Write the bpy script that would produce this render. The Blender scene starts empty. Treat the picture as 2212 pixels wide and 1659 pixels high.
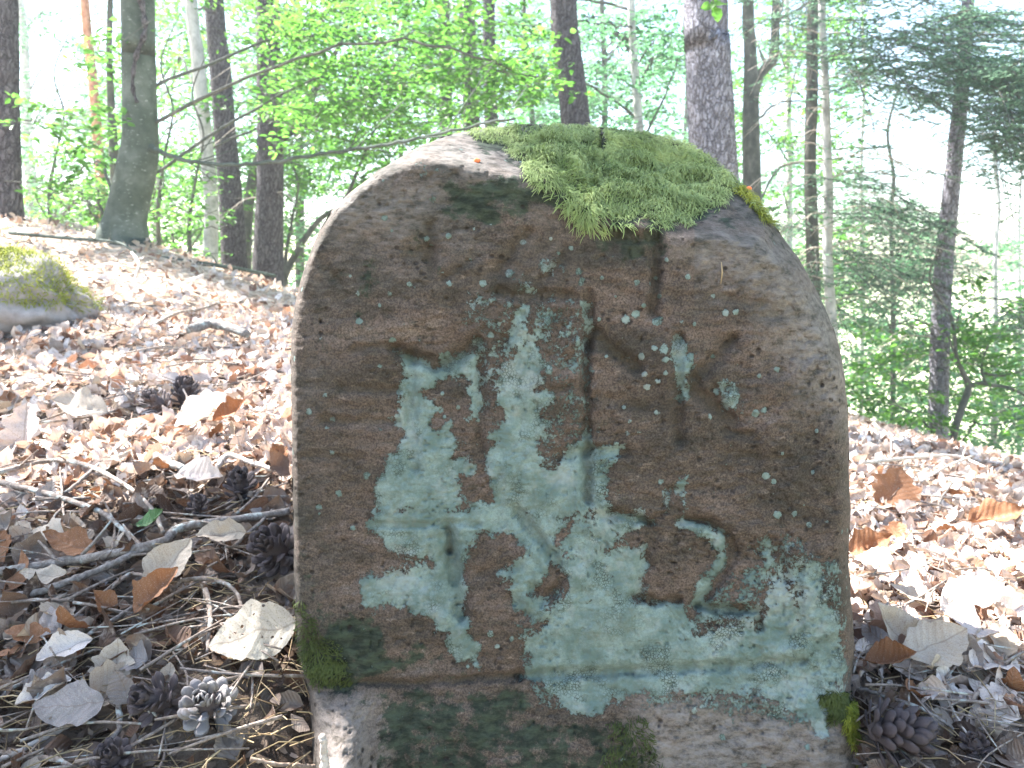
import bpy, math, random
import numpy as np
from mathutils import Vector, Matrix, Euler

random.seed(7)
RNG = np.random.default_rng(7)
SC = bpy.context.scene
COL = SC.collection

# ------------------------------------------------------------------ camera, sky, sun, exposure
PITCH = math.radians(7.6)
CAM = np.array([0.0, 0.0, 0.50])
FPX, CX, CY = 1736.0, 1106.0, 829.5          # focal length and centre in the 2212 px wide view of the photograph
cam_d = bpy.data.cameras.new('camera')
cam_d.sensor_width = 36.0
cam_d.lens = 36.0 * FPX / 2212.0
cam_d.clip_start = 0.02
cam_d.clip_end = 3000.0
cam_d.dof.use_dof = True
cam_d.dof.focus_distance = 0.74
cam_d.dof.aperture_fstop = 14.0
cam = bpy.data.objects.new('camera', cam_d)
cam.location = CAM
cam.rotation_euler = (math.radians(90) - PITCH, 0, 0)
COL.objects.link(cam)
SC.camera = cam

SUN_EL, SUN_AZ = math.radians(53), math.radians(-60)      # azimuth from +Y, negative = to the left
SUN = np.array([math.sin(SUN_AZ) * math.cos(SUN_EL), math.cos(SUN_AZ) * math.cos(SUN_EL), math.sin(SUN_EL)])
world = bpy.data.worlds.new('World')
SC.world = world
world.use_nodes = True
wn = world.node_tree
wn.nodes.clear()
wo = wn.nodes.new('ShaderNodeOutputWorld')
wb = wn.nodes.new('ShaderNodeBackground')
ws = wn.nodes.new('ShaderNodeTexSky')
ws.sky_type = 'NISHITA'
ws.sun_disc = False
ws.sun_elevation = SUN_EL
ws.sun_rotation = SUN_AZ
ws.dust_density = 1.2
ws.air_density = 1.25
ws.ozone_density = 1.0
wb.inputs['Strength'].default_value = 0.085
wn.links.new(ws.outputs[0], wb.inputs[0])
wn.links.new(wb.outputs[0], wo.inputs[0])

sun_d = bpy.data.lights.new('sun', 'SUN')
sun_d.energy = 5.0
sun_d.angle = math.radians(0.5)
sun_d.color = (1.0, 0.975, 0.945)
sun = bpy.data.objects.new('sun', sun_d)
sun.rotation_euler = Vector(-SUN).to_track_quat('-Z', 'Y').to_euler()
sun.location = (-5, 5, 12)
COL.objects.link(sun)

SC.view_settings.view_transform = 'Standard'
SC.view_settings.look = 'None'
SC.view_settings.gamma = 1.0
SC.view_settings.exposure = 2.85
SC.view_settings.use_curve_mapping = False
SC.render.engine = 'CYCLES'
SC.cycles.max_bounces = 7
SC.cycles.diffuse_bounces = 4
SC.cycles.transmission_bounces = 5
SC.cycles.glossy_bounces = 2
SC.cycles.use_denoising = True

# ------------------------------------------------------------------ numeric helpers
cp, sp = math.cos(PITCH), math.sin(PITCH)


def ray(px, py):
    a = (np.asarray(px, float) - CX) / FPX
    b = (CY - np.asarray(py, float)) / FPX
    y = cp + sp * b
    z = -sp + cp * b
    return a / y, z / y                      # per metre of world y


def at(px, py, Y):
    """the world point seen at (px, py) at distance Y along +Y"""
    a, b = ray(px, py)
    Y = np.asarray(Y, float)
    return np.stack([CAM[0] + a * Y, CAM[1] + Y + 0 * a, CAM[2] + b * Y], -1)


def sstep(a, b, x):
    t = np.clip((x - a) / (b - a), 0, 1)
    return t * t * (3 - 2 * t)


def _hash(i, j, k, s):
    n = (i * 374761393 + j * 668265263 + k * 2147483647 + s * 974634777) & 0xffffffff
    n = ((n ^ (n >> 13)) * 1274126177) & 0xffffffff
    n = (n ^ (n >> 16)) & 0xffffffff
    n = (n * 2246822519) & 0xffffffff
    return ((n >> 8) & 0xffff) / 65535.0


def vnoise(P, seed=0):
    P = np.asarray(P, float)
    I = np.floor(P).astype(np.int64)
    F = P - I
    F = F * F * F * (F * (F * 6 - 15) + 10)
    out = 0
    for dx in (0, 1):
        for dy in (0, 1):
            for dz in (0, 1):
                w = (F[..., 0] if dx else 1 - F[..., 0]) * (F[..., 1] if dy else 1 - F[..., 1]) * (F[..., 2] if dz else 1 - F[..., 2])
                out = out + w * _hash(I[..., 0] + dx, I[..., 1] + dy, I[..., 2] + dz, seed)
    return out * 2 - 1


def fbm(P, octaves=4, seed=0, gain=0.5):
    P = np.asarray(P, float)
    a, s, o = 1.0, 0.0, 0.0
    for k in range(octaves):
        o = o + a * vnoise(P * (2.03 ** k) + 17.3 * k, seed + k)
        s += a
        a *= gain
    return o / s


def seg_dist(P, pts, closed=False):
    pts = np.asarray(pts, float)
    n = len(pts)
    best = np.full(len(P), 1e9)
    for i in range(n if closed else n - 1):
        a, b = pts[i], pts[(i + 1) % n]
        ab = b - a
        t = np.clip(((P - a) @ ab) / (ab @ ab + 1e-12), 0, 1)
        d = np.hypot(*(P - a - t[:, None] * ab).T)
        best = np.minimum(best, d)
    return best


def inside(P, poly):
    poly = np.asarray(poly, float)
    x, y = P[:, 0], P[:, 1]
    c = np.zeros(len(P), bool)
    j = len(poly) - 1
    for i in range(len(poly)):
        xi, yi = poly[i]
        xj, yj = poly[j]
        if yi != yj:
            c ^= ((yi > y) != (yj > y)) & (x < (xj - xi) * (y - yi) / (yj - yi) + xi)
        j = i
    return c


def sdist(P, poly):
    """signed distance, positive inside"""
    d = seg_dist(P, poly, True)
    return np.where(inside(P, poly), d, -d)


# ------------------------------------------------------------------ object helpers
def make_mesh(name, V, faces, mats=None, smooth=True, attrs=None, mat_index=None):
    """faces: list of (k, n) arrays or one array"""
    me = bpy.data.meshes.new(name)
    if isinstance(faces, np.ndarray):
        faces = [faces]
    faces = [np.asarray(f) for f in faces if len(f)]
    V = np.asarray(V, np.float32)
    me.vertices.add(len(V))
    me.vertices.foreach_set('co', V.ravel())
    nl = sum(f.size for f in faces)
    nf = sum(len(f) for f in faces)
    me.loops.add(nl)
    me.loops.foreach_set('vertex_index', np.concatenate([f.ravel() for f in faces]).astype(np.int32))
    me.polygons.add(nf)
    tot = np.concatenate([np.full(len(f), f.shape[1]) for f in faces])
    me.polygons.foreach_set('loop_start', (np.cumsum(tot) - tot).astype(np.int32))
    me.polygons.foreach_set('loop_total', tot.astype(np.int32))
    if smooth:
        me.polygons.foreach_set('use_smooth', np.ones(nf, bool))
    if mat_index is not None:
        me.polygons.foreach_set('material_index', np.asarray(mat_index, np.int32))
    for m in (mats or []):
        me.materials.append(m)
    for k, v in (attrs or {}).items():
        v = np.asarray(v, np.float32)
        if v.ndim == 1:
            a = me.attributes.new(k, 'FLOAT', 'POINT')
            a.data.foreach_set('value', v)
        else:
            a = me.attributes.new(k, 'FLOAT_VECTOR', 'POINT')
            a.data.foreach_set('vector', v.ravel())
    me.update(calc_edges=True)
    me.validate()
    return me


def link(name, me, parent=None, loc=None):
    o = bpy.data.objects.new(name, me)
    COL.objects.link(o)
    if parent is not None:
        o.parent = parent
    if loc is not None:
        o.location = loc
    return o


def tag(o, label=None, cat=None, group=None, kind=None):
    if label: o['label'] = label
    if cat: o['category'] = cat
    if group: o['group'] = group
    if kind: o['kind'] = kind
    return o


def thing(name, loc, label, cat, group=None):
    o = bpy.data.objects.new(name, None)
    o.empty_display_size = 0.05
    COL.objects.link(o)
    o.location = [float(v) for v in loc]
    return tag(o, label, cat, group)


def part(name, V, F, mats, parent, **kw):
    """a mesh given in world coordinates, as a child of a thing (an unrotated Empty)"""
    off = np.array(parent.location) if parent is not None else np.zeros(3)
    if parent is not None and parent.parent is not None:
        off = off + np.array(parent.parent.location)
    me = make_mesh(name, np.asarray(V) - off, F, mats, **kw)
    return link(name, me, parent)


def tube(pts, rad, sides=8, cap=True, noise=0.0, nscale=8.0, seed=0, ang=None):
    pts = np.asarray(pts, float)
    n = len(pts)
    rad = np.broadcast_to(np.asarray(rad, float), (n,))
    T = np.gradient(pts, axis=0)
    T /= np.linalg.norm(T, axis=1)[:, None] + 1e-12
    ref = np.array([0, 0, 1.0]) if abs(T[:, 2]).mean() < 0.8 else np.array([1.0, 0, 0])
    A = np.cross(T, ref)
    A /= np.linalg.norm(A, axis=1)[:, None] + 1e-12
    B = np.cross(T, A)
    th = np.linspace(0, 2 * math.pi, sides, endpoint=False)
    V = pts[:, None, :] + rad[:, None, None] * (np.cos(th)[None, :, None] * A[:, None, :] + np.sin(th)[None, :, None] * B[:, None, :])
    if noise:
        N = fbm(V * nscale, 3, seed)
        V = pts[:, None, :] + (V - pts[:, None, :]) * (1 + noise * N[..., None])
    V = V.reshape(-1, 3)
    i = np.arange(n - 1)[:, None] * sides
    j = np.arange(sides)[None, :]
    k = (j + 1) % sides
    F = np.stack([i + j, i + k, i + sides + k, i + sides + j], -1).reshape(-1, 4)
    if cap:
        V = np.vstack([V, pts[0], pts[-1]])
        a, b = len(V) - 2, len(V) - 1
        jj = np.arange(sides)
        kk = (jj + 1) % sides
        C = np.vstack([np.stack([kk, jj, np.full(sides, a)], -1), np.stack([(n - 1) * sides + jj, (n - 1) * sides + kk, np.full(sides, b)], -1)])
        return V, [F, C]
    return V, [F]


def resample(pts, n):
    """smooth curve through pts (Catmull-Rom), n points; keeps any number of columns"""
    pts = np.asarray(pts, float)
    P = np.vstack([2 * pts[0] - pts[1], pts, 2 * pts[-1] - pts[-2]])
    m = len(pts) - 1
    u = np.linspace(0, m, n)
    i = np.minimum(u.astype(int), m - 1)
    t = (u - i)[:, None]
    p0, p1, p2, p3 = P[i], P[i + 1], P[i + 2], P[i + 3]
    return 0.5 * (2 * p1 + (p2 - p0) * t + (2 * p0 - 5 * p1 + 4 * p2 - p3) * t ** 2 + (3 * p1 - p0 - 3 * p2 + p3) * t ** 3)


def join(parts):
    """parts: list of (V, [faces]) -> one"""
    Vs, quads, tris, off = [], [], [], 0
    for V, Fs in parts:
        Vs.append(V)
        for F in Fs:
            if len(F) == 0: continue
            (quads if F.shape[1] == 4 else tris).append(F + off)
        off += len(V)
    out = []
    if quads: out.append(np.vstack(quads))
    if tris: out.append(np.vstack(tris))
    return np.vstack(Vs), out


def norm(v):
    v = np.asarray(v, float)
    return v / (np.linalg.norm(v, axis=-1, keepdims=True) + 1e-12)


# ------------------------------------------------------------------ materials
def new_mat(name):
    m = bpy.data.materials.new(name)
    m.use_nodes = True
    nt = m.node_tree
    nt.nodes.clear()
    out = nt.nodes.new('ShaderNodeOutputMaterial')
    return m, nt, out


class NB:
    """small node builder"""
    def __init__(s, nt): s.nt = nt
    def n(s, t, **kw):
        x = s.nt.nodes.new(t)
        for k, v in kw.items():
            if k.startswith('_'): x.inputs[k[1:]].default_value = v
            else: setattr(x, k, v)
        return x
    def l(s, a, b): s.nt.links.new(a, b)
    def setin(s, sock, v):
        if isinstance(v, bpy.types.NodeSocket): s.l(v, sock)
        elif isinstance(v, (tuple, list)) and len(v) == 3 and sock.type == 'RGBA': sock.default_value = (*v, 1)
        else: sock.default_value = v
    def math(s, op, a, b=0.0, c=None, clamp=False):
        x = s.nt.nodes.new('ShaderNodeMath'); x.operation = op; x.use_clamp = clamp
        s.setin(x.inputs[0], a); s.setin(x.inputs[1], b)
        if c is not None: s.setin(x.inputs[2], c)
        return x.outputs[0]
    def mix(s, f, a, b, blend='MIX'):
        x = s.nt.nodes.new('ShaderNodeMix'); x.data_type = 'RGBA'; x.blend_type = blend; x.clamp_factor = True
        s.setin(x.inputs[0], f); s.setin(x.inputs[6], a); s.setin(x.inputs[7], b)
        return x.outputs[2]
    def ramp(s, f, a, b):
        x = s.nt.nodes.new('ShaderNodeMapRange'); x.interpolation_type = 'SMOOTHSTEP'
        s.setin(x.inputs[0], f); x.inputs[1].default_value = a; x.inputs[2].default_value = b
        return x.outputs[0]
    def noise(s, vec, scale, detail=4, rough=0.55, dist=0.0):
        x = s.nt.nodes.new('ShaderNodeTexNoise')
        if vec is not None: s.l(vec, x.inputs['Vector'])
        x.inputs['Scale'].default_value = scale; x.inputs['Detail'].default_value = detail
        x.inputs['Roughness'].default_value = rough; x.inputs['Distortion'].default_value = dist
        return x.outputs[0]
    def voro(s, vec, scale, feature='F1', rnd=1.0):
        x = s.nt.nodes.new('ShaderNodeTexVoronoi'); x.feature = feature
        s.l(vec, x.inputs['Vector']); x.inputs['Scale'].default_value = scale
        x.inputs['Randomness'].default_value = rnd
        return x.outputs['Distance']
    def map(s, vec, scale):
        x = s.nt.nodes.new('ShaderNodeMapping'); s.l(vec, x.inputs[0]); x.inputs[3].default_value = scale
        return x.outputs[0]
    def attr(s, name):
        return s.n('ShaderNodeAttribute', attribute_name=name)
    def bump(s, h, strength=0.5, dist=0.01, normal=None):
        x = s.nt.nodes.new('ShaderNodeBump'); x.inputs['Strength'].default_value = strength
        x.inputs['Distance'].default_value = dist; s.l(h, x.inputs['Height'])
        if normal is not None: s.l(normal, x.inputs['Normal'])
        return x.outputs[0]
    def colramp(s, f, stops):
        x = s.nt.nodes.new('ShaderNodeValToRGB'); e = x.color_ramp.elements
        while len(e) < len(stops): e.new(0.5)
        for el, (p, c) in zip(e, stops): el.position = p; el.color = (*c, 1)
        s.l(f, x.inputs[0]); return x.outputs[0]
    def bsdf(s, col, rough=0.9, normal=None, spec=0.25):
        x = s.nt.nodes.new('ShaderNodeBsdfPrincipled')
        s.setin(x.inputs['Base Color'], col); s.setin(x.inputs['Roughness'], rough)
        x.inputs['Specular IOR Level'].default_value = spec
        if normal is not None: s.l(normal, x.inputs['Normal'])
        return x.outputs[0]


def mat_stone():
    m, nt, out = new_mat('sandstone')
    b = NB(nt)
    P = b.n('ShaderNodeTexCoord').outputs['Object']
    PS = b.map(P, (1, 1, 2.6))
    n1 = b.noise(PS, 9, 6, 0.6)
    n2 = b.noise(PS, 60, 6, 0.7)
    n3 = b.noise(P, 520, 3, 0.7)
    n4 = b.noise(b.map(P, (1, 1, 4.5)), 26, 5, 0.65)
    base = b.colramp(n1, [(0.28, (0.030, 0.026, 0.020)), (0.44, (0.062, 0.048, 0.037)), (0.58, (0.090, 0.066, 0.052)), (0.76, (0.130, 0.102, 0.083))])
    base = b.mix(b.math('MULTIPLY', b.ramp(n4, 0.46, 0.32), 0.4), base, (0.050, 0.046, 0.034))
    base = b.mix(b.math('MULTIPLY', b.ramp(n2, 0.5, 0.32), 0.65), base, (0.030, 0.027, 0.019))
    base = b.mix(b.math('MULTIPLY', b.ramp(n2, 0.56, 0.72), 0.55), base, (0.185, 0.145, 0.115))
    grain = b.mix(b.ramp(n3, 0.3, 0.7), (0.40, 0.40, 0.40), (1.75, 1.75, 1.75))
    base = b.mix(0.8, base, grain, 'MULTIPLY')
    base = b.mix(b.math('MULTIPLY', b.attr('grey').outputs['Fac'], b.ramp(b.noise(P, 14, 5, 0.7), 0.30, 0.62)), base, b.mix(b.ramp(n2, 0.35, 0.68), (0.030, 0.032, 0.027), (0.110, 0.101, 0.090)))
    # pale zones: weathered grey, and sun patches painted on top and toe
    pale = b.attr('pale').outputs['Fac']
    base = b.mix(b.math('MULTIPLY', pale, b.ramp(n2, 0.25, 0.65)), base, (0.25, 0.22, 0.195))
    # algae and damp
    alg = b.attr('algae').outputs['Fac']
    na = b.noise(P, 45, 7, 0.75)
    am = b.ramp(b.math('ADD', alg, b.math('MULTIPLY', b.math('SUBTRACT', na, 0.5), 1.7)), 0.42, 0.62)
    acol = b.mix(b.ramp(n2, 0.35, 0.65), (0.013, 0.018, 0.013), (0.040, 0.055, 0.034))
    base = b.mix(b.math('MULTIPLY', am, 0.92), base, acol)
    # small dark pits
    v = b.voro(b.map(P, (1, 1, 1.2)), 75, 'F1')
    pn = b.noise(P, 22, 2, 0.5)
    pit = b.math('MULTIPLY', b.ramp(v, 0.26, 0.10), b.ramp(pn, 0.47, 0.58))
    base = b.mix(b.math('MULTIPLY', pit, 0.85), base, (0.022, 0.018, 0.016))
    # lichen crust
    lic = b.attr('lichen').outputs['Fac']
    ln = b.noise(P, 70, 6, 0.72)
    ln2 = b.noise(P, 330, 4, 0.75)
    lsum = b.math('ADD', lic, b.math('ADD', b.math('MULTIPLY', b.math('SUBTRACT', ln, 0.5), 1.7), b.math('MULTIPLY', b.math('SUBTRACT', ln2, 0.5), 1.4)))
    lm = b.ramp(lsum, 0.40, 0.54)
    # stray rosettes anywhere
    v2 = b.voro(P, 42, 'F1')
    sn = b.noise(P, 300, 4, 0.7)
    dn = b.noise(P, 7, 2, 0.5)
    vs = b.math('ADD', v2, b.math('MULTIPLY', b.math('SUBTRACT', sn, 0.5), 0.30))
    thr = b.math('MULTIPLY', b.math('ADD', b.ramp(dn, 0.42, 0.66), b.attr('speck').outputs['Fac']), 0.14)
    dots = b.ramp(b.math('SUBTRACT', thr, vs), -0.02, 0.02)
    lm = b.math('MAXIMUM', lm, b.math('MULTIPLY', dots, b.attr('front').outputs['Fac']))
    ve = b.voro(P, 330, 'DISTANCE_TO_EDGE')
    crack = b.math('MULTIPLY', b.ramp(ve, 0.11, 0.02), b.ramp(b.noise(P, 28, 3, 0.6), 0.50, 0.66))
    lcol = b.mix(b.ramp(b.noise(P, 30, 5, 0.7), 0.36, 0.64), (0.102, 0.148, 0.131), (0.195, 0.256, 0.232))
    lcol = b.mix(b.math('MULTIPLY', b.ramp(b.noise(P, 420, 3, 0.8), 0.52, 0.38), 0.40), lcol, (0.10, 0.14, 0.11))
    lcol = b.mix(b.math('MULTIPLY', b.ramp(b.noise(P, 95, 5, 0.8), 0.50, 0.36), 0.42), lcol, (0.12, 0.135, 0.10))
    lcol = b.mix(b.math('MULTIPLY', b.ramp(b.noise(P, 16, 4, 0.7), 0.50, 0.64), 0.55), lcol, (0.27, 0.30, 0.28))
    lcol = b.mix(b.math('MULTIPLY', crack, 0.85), lcol, (0.035, 0.050, 0.036))
    base = b.mix(b.math('MULTIPLY', lm, 0.93), base, lcol)
    # darker tone along the cuts
    cut_dark = b.attr('cut_dark').outputs['Fac']
    base = b.mix(b.math('MULTIPLY', b.math('MULTIPLY', cut_dark, b.ramp(n2, 0.25, 0.5)), 0.66), base, (0.040, 0.034, 0.022))
    h = b.math('ADD', b.math('MULTIPLY', n2, 1.0), b.math('MULTIPLY', n3, 0.26))
    h = b.math('ADD', h, b.math('MULTIPLY', lm, 0.7))
    h = b.math('SUBTRACT', h, b.math('MULTIPLY', b.math('MULTIPLY', crack, lm), 0.35))
    h = b.math('SUBTRACT', h, b.math('MULTIPLY', pit, 0.8))
    h = b.math('ADD', h, b.math('MULTIPLY', n4, 0.8))
    bs = b.bsdf(base, 0.93, b.bump(h, 0.9, 0.0022), 0.15)
    nt.links.new(bs, out.inputs[0])
    return m


def mat_moss(name, c1, c2, c3, tr=0.35):
    m, nt, out = new_mat(name)
    b = NB(nt)
    g = b.n('ShaderNodeNewGeometry')
    r = g.outputs['Random Per Island']
    P = b.n('ShaderNodeTexCoord').outputs['Object']
    col = b.mix(r, c1, c2)
    col = b.mix(b.math('MULTIPLY', b.ramp(b.noise(P, 18, 3, 0.6), 0.42, 0.68), 0.7), col, c3)
    tip = b.attr('tip').outputs['Fac']
    col = b.mix(b.math('MULTIPLY', tip, 0.55), col, c3)
    d = b.bsdf(col, 0.75, None, 0.2)
    t = b.n('ShaderNodeBsdfTranslucent')
    b.l(col, t.inputs[0])
    x = b.n('ShaderNodeMixShader', _Fac=tr)
    b.l(d, x.inputs[1]); b.l(t.outputs[0], x.inputs[2])
    b.l(x.outputs[0], out.inputs[0])
    return m


def mat_leaf(name, stops_r, stops_t, tr=0.6, rough=0.45):
    """living leaf: reflected colour and transmitted colour, varied per leaf"""
    m, nt, out = new_mat(name)
    b = NB(nt)
    r = b.n('ShaderNodeNewGeometry').outputs['Random Per Island']
    P = b.n('ShaderNodeTexCoord').outputs['Object']
    f = b.math('ADD', b.math('MULTIPLY', r, 0.55), b.math('MULTIPLY', b.noise(P, 0.9, 3, 0.6), 0.45))
    cr = b.colramp(f, stops_r)
    ct = b.colramp(f, stops_t)
    d = b.bsdf(cr, rough, None, 0.35)
    t = b.n('ShaderNodeBsdfTranslucent')
    b.l(ct, t.inputs[0])
    x = b.n('ShaderNodeMixShader', _Fac=tr)
    b.l(d, x.inputs[1]); b.l(t.outputs[0], x.inputs[2])
    b.l(x.outputs[0], out.inputs[0])
    return m


def mat_dry_leaf(name, single=None, holes=False, stops=None):
    m, nt, out = new_mat(name)
    b = NB(nt)
    oi = b.n('ShaderNodeObjectInfo').outputs['Random']
    isl = b.n('ShaderNodeNewGeometry').outputs['Random Per Island']
    f = b.math('FRACT', b.math('ADD', b.math('MULTIPLY', oi, 7.31), isl))
    uv = b.attr('luv').outputs['Vector']
    sep = b.n('ShaderNodeSeparateXYZ'); b.l(uv, sep.inputs[0])
    U, V = sep.outputs[0], sep.outputs[1]
    aV = b.math('ABSOLUTE', V)
    P = b.n('ShaderNodeTexCoord').outputs['Object']
    if single is None:
        col = b.colramp(f, stops or [(0.0, (0.12, 0.065, 0.045)), (0.08, (0.27, 0.15, 0.10)), (0.20, (0.48, 0.36, 0.29)), (0.42, (0.62, 0.52, 0.45)), (0.6, (0.50, 0.42, 0.37)), (0.8, (0.66, 0.58, 0.52)), (1.0, (0.72, 0.66, 0.60))])
    else:
        col = b.mix(0.0, single, single)
    nn = b.noise(P, 55, 4, 0.65)
    col = b.mix(b.math('MULTIPLY', b.ramp(nn, 0.5, 0.72), 0.6), col, (0.22, 0.12, 0.065))
    col = b.mix(b.math('MULTIPLY', b.ramp(nn, 0.46, 0.28), 0.45), col, (0.66, 0.57, 0.47))
    # side veins run forward from the midrib
    ph = b.math('MULTIPLY', b.math('SUBTRACT', U, b.math('MULTIPLY', aV, 0.75)), 8.5)
    w = b.math('ABSOLUTE', b.math('SUBTRACT', b.math('FRACT', ph), 0.5))       # 0 in the middle of a vein
    vein = b.math('MULTIPLY', b.ramp(w, 0.10, 0.02), b.ramp(b.noise(P, 8, 2, 0.5), 0.45, 0.6))
    rib = b.ramp(aV, 0.016, 0.004)
    veins = b.math('MAXIMUM', b.math('MULTIPLY', vein, 0.6), rib)
    col = b.mix(b.math('MULTIPLY', veins, 0.42), col, (0.20, 0.135, 0.09))
    h = b.math('ADD', b.math('MULTIPLY', w, 1.2), b.math('MULTIPLY', nn, 0.5))
    nrm = b.bump(h, 0.6, 0.0018)
    d = b.bsdf(col, 0.62, nrm, 0.3)
    t = b.n('ShaderNodeBsdfTranslucent')
    b.l(b.mix(0.5, col, (0.75, 0.42, 0.18), 'MULTIPLY'), t.inputs[0])
    x = b.n('ShaderNodeMixShader', _Fac=0.22)
    b.l(d, x.inputs[1]); b.l(t.outputs[0], x.inputs[2])
    res = x.outputs[0]
    if holes:
        hv = b.voro(b.map(uv, (1, 1, 1)), 9.5, 'F1')
        hm = b.math('MULTIPLY', b.ramp(hv, 0.19, 0.15), b.ramp(b.noise(uv, 5.0, 2, 0.5), 0.50, 0.54))
        tr_ = b.n('ShaderNodeBsdfTransparent')
        y = b.n('ShaderNodeMixShader')
        b.l(hm, y.inputs[0]); b.l(res, y.inputs[1]); b.l(tr_.outputs[0], y.inputs[2])
        res = y.outputs[0]
    b.l(res, out.inputs[0])
    return m


def mat_bark(name, kind):
    m, nt, out = new_mat(name)
    b = NB(nt)
    P = b.n('ShaderNodeTexCoord').outputs['Object']
    if kind in ('pine', 'palepine'):
        PM = b.map(P, (1, 1, 0.38))
        nz = b.noise(P, 9, 3, 0.6)
        wob = b.n('ShaderNodeVectorMath', operation='ADD')
        b.l(PM, wob.inputs[0]); b.l(b.math('MULTIPLY', nz, 0.12), wob.inputs[1])
        e = b.voro(wob.outputs[0], 36, 'DISTANCE_TO_EDGE')
        e2 = b.voro(wob.outputs[0], 95, 'DISTANCE_TO_EDGE')
        f1 = b.noise(PM, 40, 5, 0.7)
        col = b.colramp(f1, [(0.3, (0.068, 0.059, 0.062)), (0.5, (0.135, 0.118, 0.124)), (0.7, (0.22, 0.20, 0.21))])
        col = b.mix(b.math('MULTIPLY', b.ramp(e, 0.15, 0.0), b.math('MULTIPLY', b.ramp(b.noise(P, 20, 3, 0.6), 0.25, 0.5), .9)), col, (0.040, 0.033, 0.033))
        col = b.mix(b.math('MULTIPLY', b.ramp(e2, 0.09, 0.01), 0.5), col, (0.10, 0.08, 0.07))
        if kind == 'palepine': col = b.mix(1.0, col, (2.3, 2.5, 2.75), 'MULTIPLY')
        h = b.math('ADD', b.ramp(e, 0.0, 0.16), b.math('MULTIPLY', b.ramp(e2, 0.0, 0.2), 0.35))
        h = b.math('ADD', h, b.math('MULTIPLY', f1, 0.5))
        nrm = b.bump(h, 1.0, 0.02)
    elif kind == 'redpine':
        f1 = b.noise(b.map(P, (1, 1, 0.5)), 30, 5, 0.7)
        col = b.colramp(f1, [(0.3, (0.22, 0.10, 0.06)), (0.5, (0.42, 0.20, 0.12)), (0.7, (0.60, 0.36, 0.26))])
        nrm = b.bump(f1, 0.9, 0.01)
    elif kind == 'beech':
        f1 = b.noise(P, 7, 5, 0.65)
        f2 = b.noise(b.map(P, (1, 1, 2.5)), 36, 5, 0.7)
        col = b.colramp(f1, [(0.3, (0.035, 0.047, 0.034)), (0.5, (0.070, 0.084, 0.066)), (0.72, (0.135, 0.147, 0.128))])
        col = b.mix(b.ramp(f2, 0.60, 0.70), col, (0.30, 0.32, 0.29))
        col = b.mix(b.math('MULTIPLY', b.ramp(f2, 0.42, 0.32), 0.7), col, (0.065, 0.08, 0.05))
        nrm = b.bump(f2, 0.6, 0.006)
    elif kind == 'pale':
        f1 = b.noise(b.map(P, (1, 1, 0.7)), 14, 5, 0.65)
        col = b.colramp(f1, [(0.3, (0.20, 0.21, 0.19)), (0.5, (0.36, 0.36, 0.34)), (0.7, (0.52, 0.50, 0.48))])
        nrm = b.bump(f1, 0.6, 0.008)
    elif kind == 'dark':
        f1 = b.noise(b.map(P, (1, 1, 0.5)), 16, 5, 0.7)
        col = b.colramp(f1, [(0.3, (0.045, 0.05, 0.04)), (0.5, (0.085, 0.085, 0.07)), (0.7, (0.16, 0.15, 0.13))])
        nrm = b.bump(f1, 0.9, 0.01)
    elif kind == 'twig':
        f1 = b.noise(P, 160, 5, 0.7)
        f2 = b.noise(P, 38, 4, 0.7)
        oi = b.n('ShaderNodeObjectInfo').outputs['Random']
        c0 = b.colramp(f1, [(0.3, (0.075, 0.065, 0.055)), (0.5, (0.18, 0.16, 0.145)), (0.7, (0.32, 0.30, 0.28))])
        c1 = b.colramp(f1, [(0.3, (0.12, 0.085, 0.06)), (0.5, (0.24, 0.175, 0.13)), (0.7, (0.38, 0.30, 0.24))])
        col = b.mix(oi, c0, c1)
        col = b.mix(b.math('MULTIPLY', b.ramp(f2, 0.54, 0.66), 0.8), col, (0.42, 0.46, 0.42))
        nrm = b.bump(b.math('ADD', f1, f2), 0.9, 0.0016)
    elif kind == 'deadtwig':
        f1 = b.noise(P, 60, 4, 0.7)
        col = b.colramp(f1, [(0.3, (0.30, 0.24, 0.19)), (0.7, (0.56, 0.50, 0.44))])
        nrm = b.bump(f1, 0.5, 0.003)
    bs = b.bsdf(col, 0.9, nrm, 0.2)
    b.l(bs, out.inputs[0])
    return m


def mat_simple(name, c1, c2, scale=40, rough=0.85, bump=0.4, dist=0.002, trans=0.0):
    m, nt, out = new_mat(name)
    b = NB(nt)
    P = b.n('ShaderNodeTexCoord').outputs['Object']
    r = b.n('ShaderNodeNewGeometry').outputs['Random Per Island']
    f = b.noise(P, scale, 5, 0.65)
    g = b.math('ADD', b.math('MULTIPLY', f, 0.6), b.math('MULTIPLY', r, 0.4))
    col = b.mix(b.ramp(g, 0.25, 0.75), c1, c2)
    d = b.bsdf(col, rough, b.bump(f, bump, dist), 0.25)
    if trans:
        t = b.n('ShaderNodeBsdfTranslucent'); b.l(col, t.inputs[0])
        x = b.n('ShaderNodeMixShader', _Fac=trans)
        b.l(d, x.inputs[1]); b.l(t.outputs[0], x.inputs[2]); d = x.outputs[0]
    b.l(d, out.inputs[0])
    return m


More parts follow.
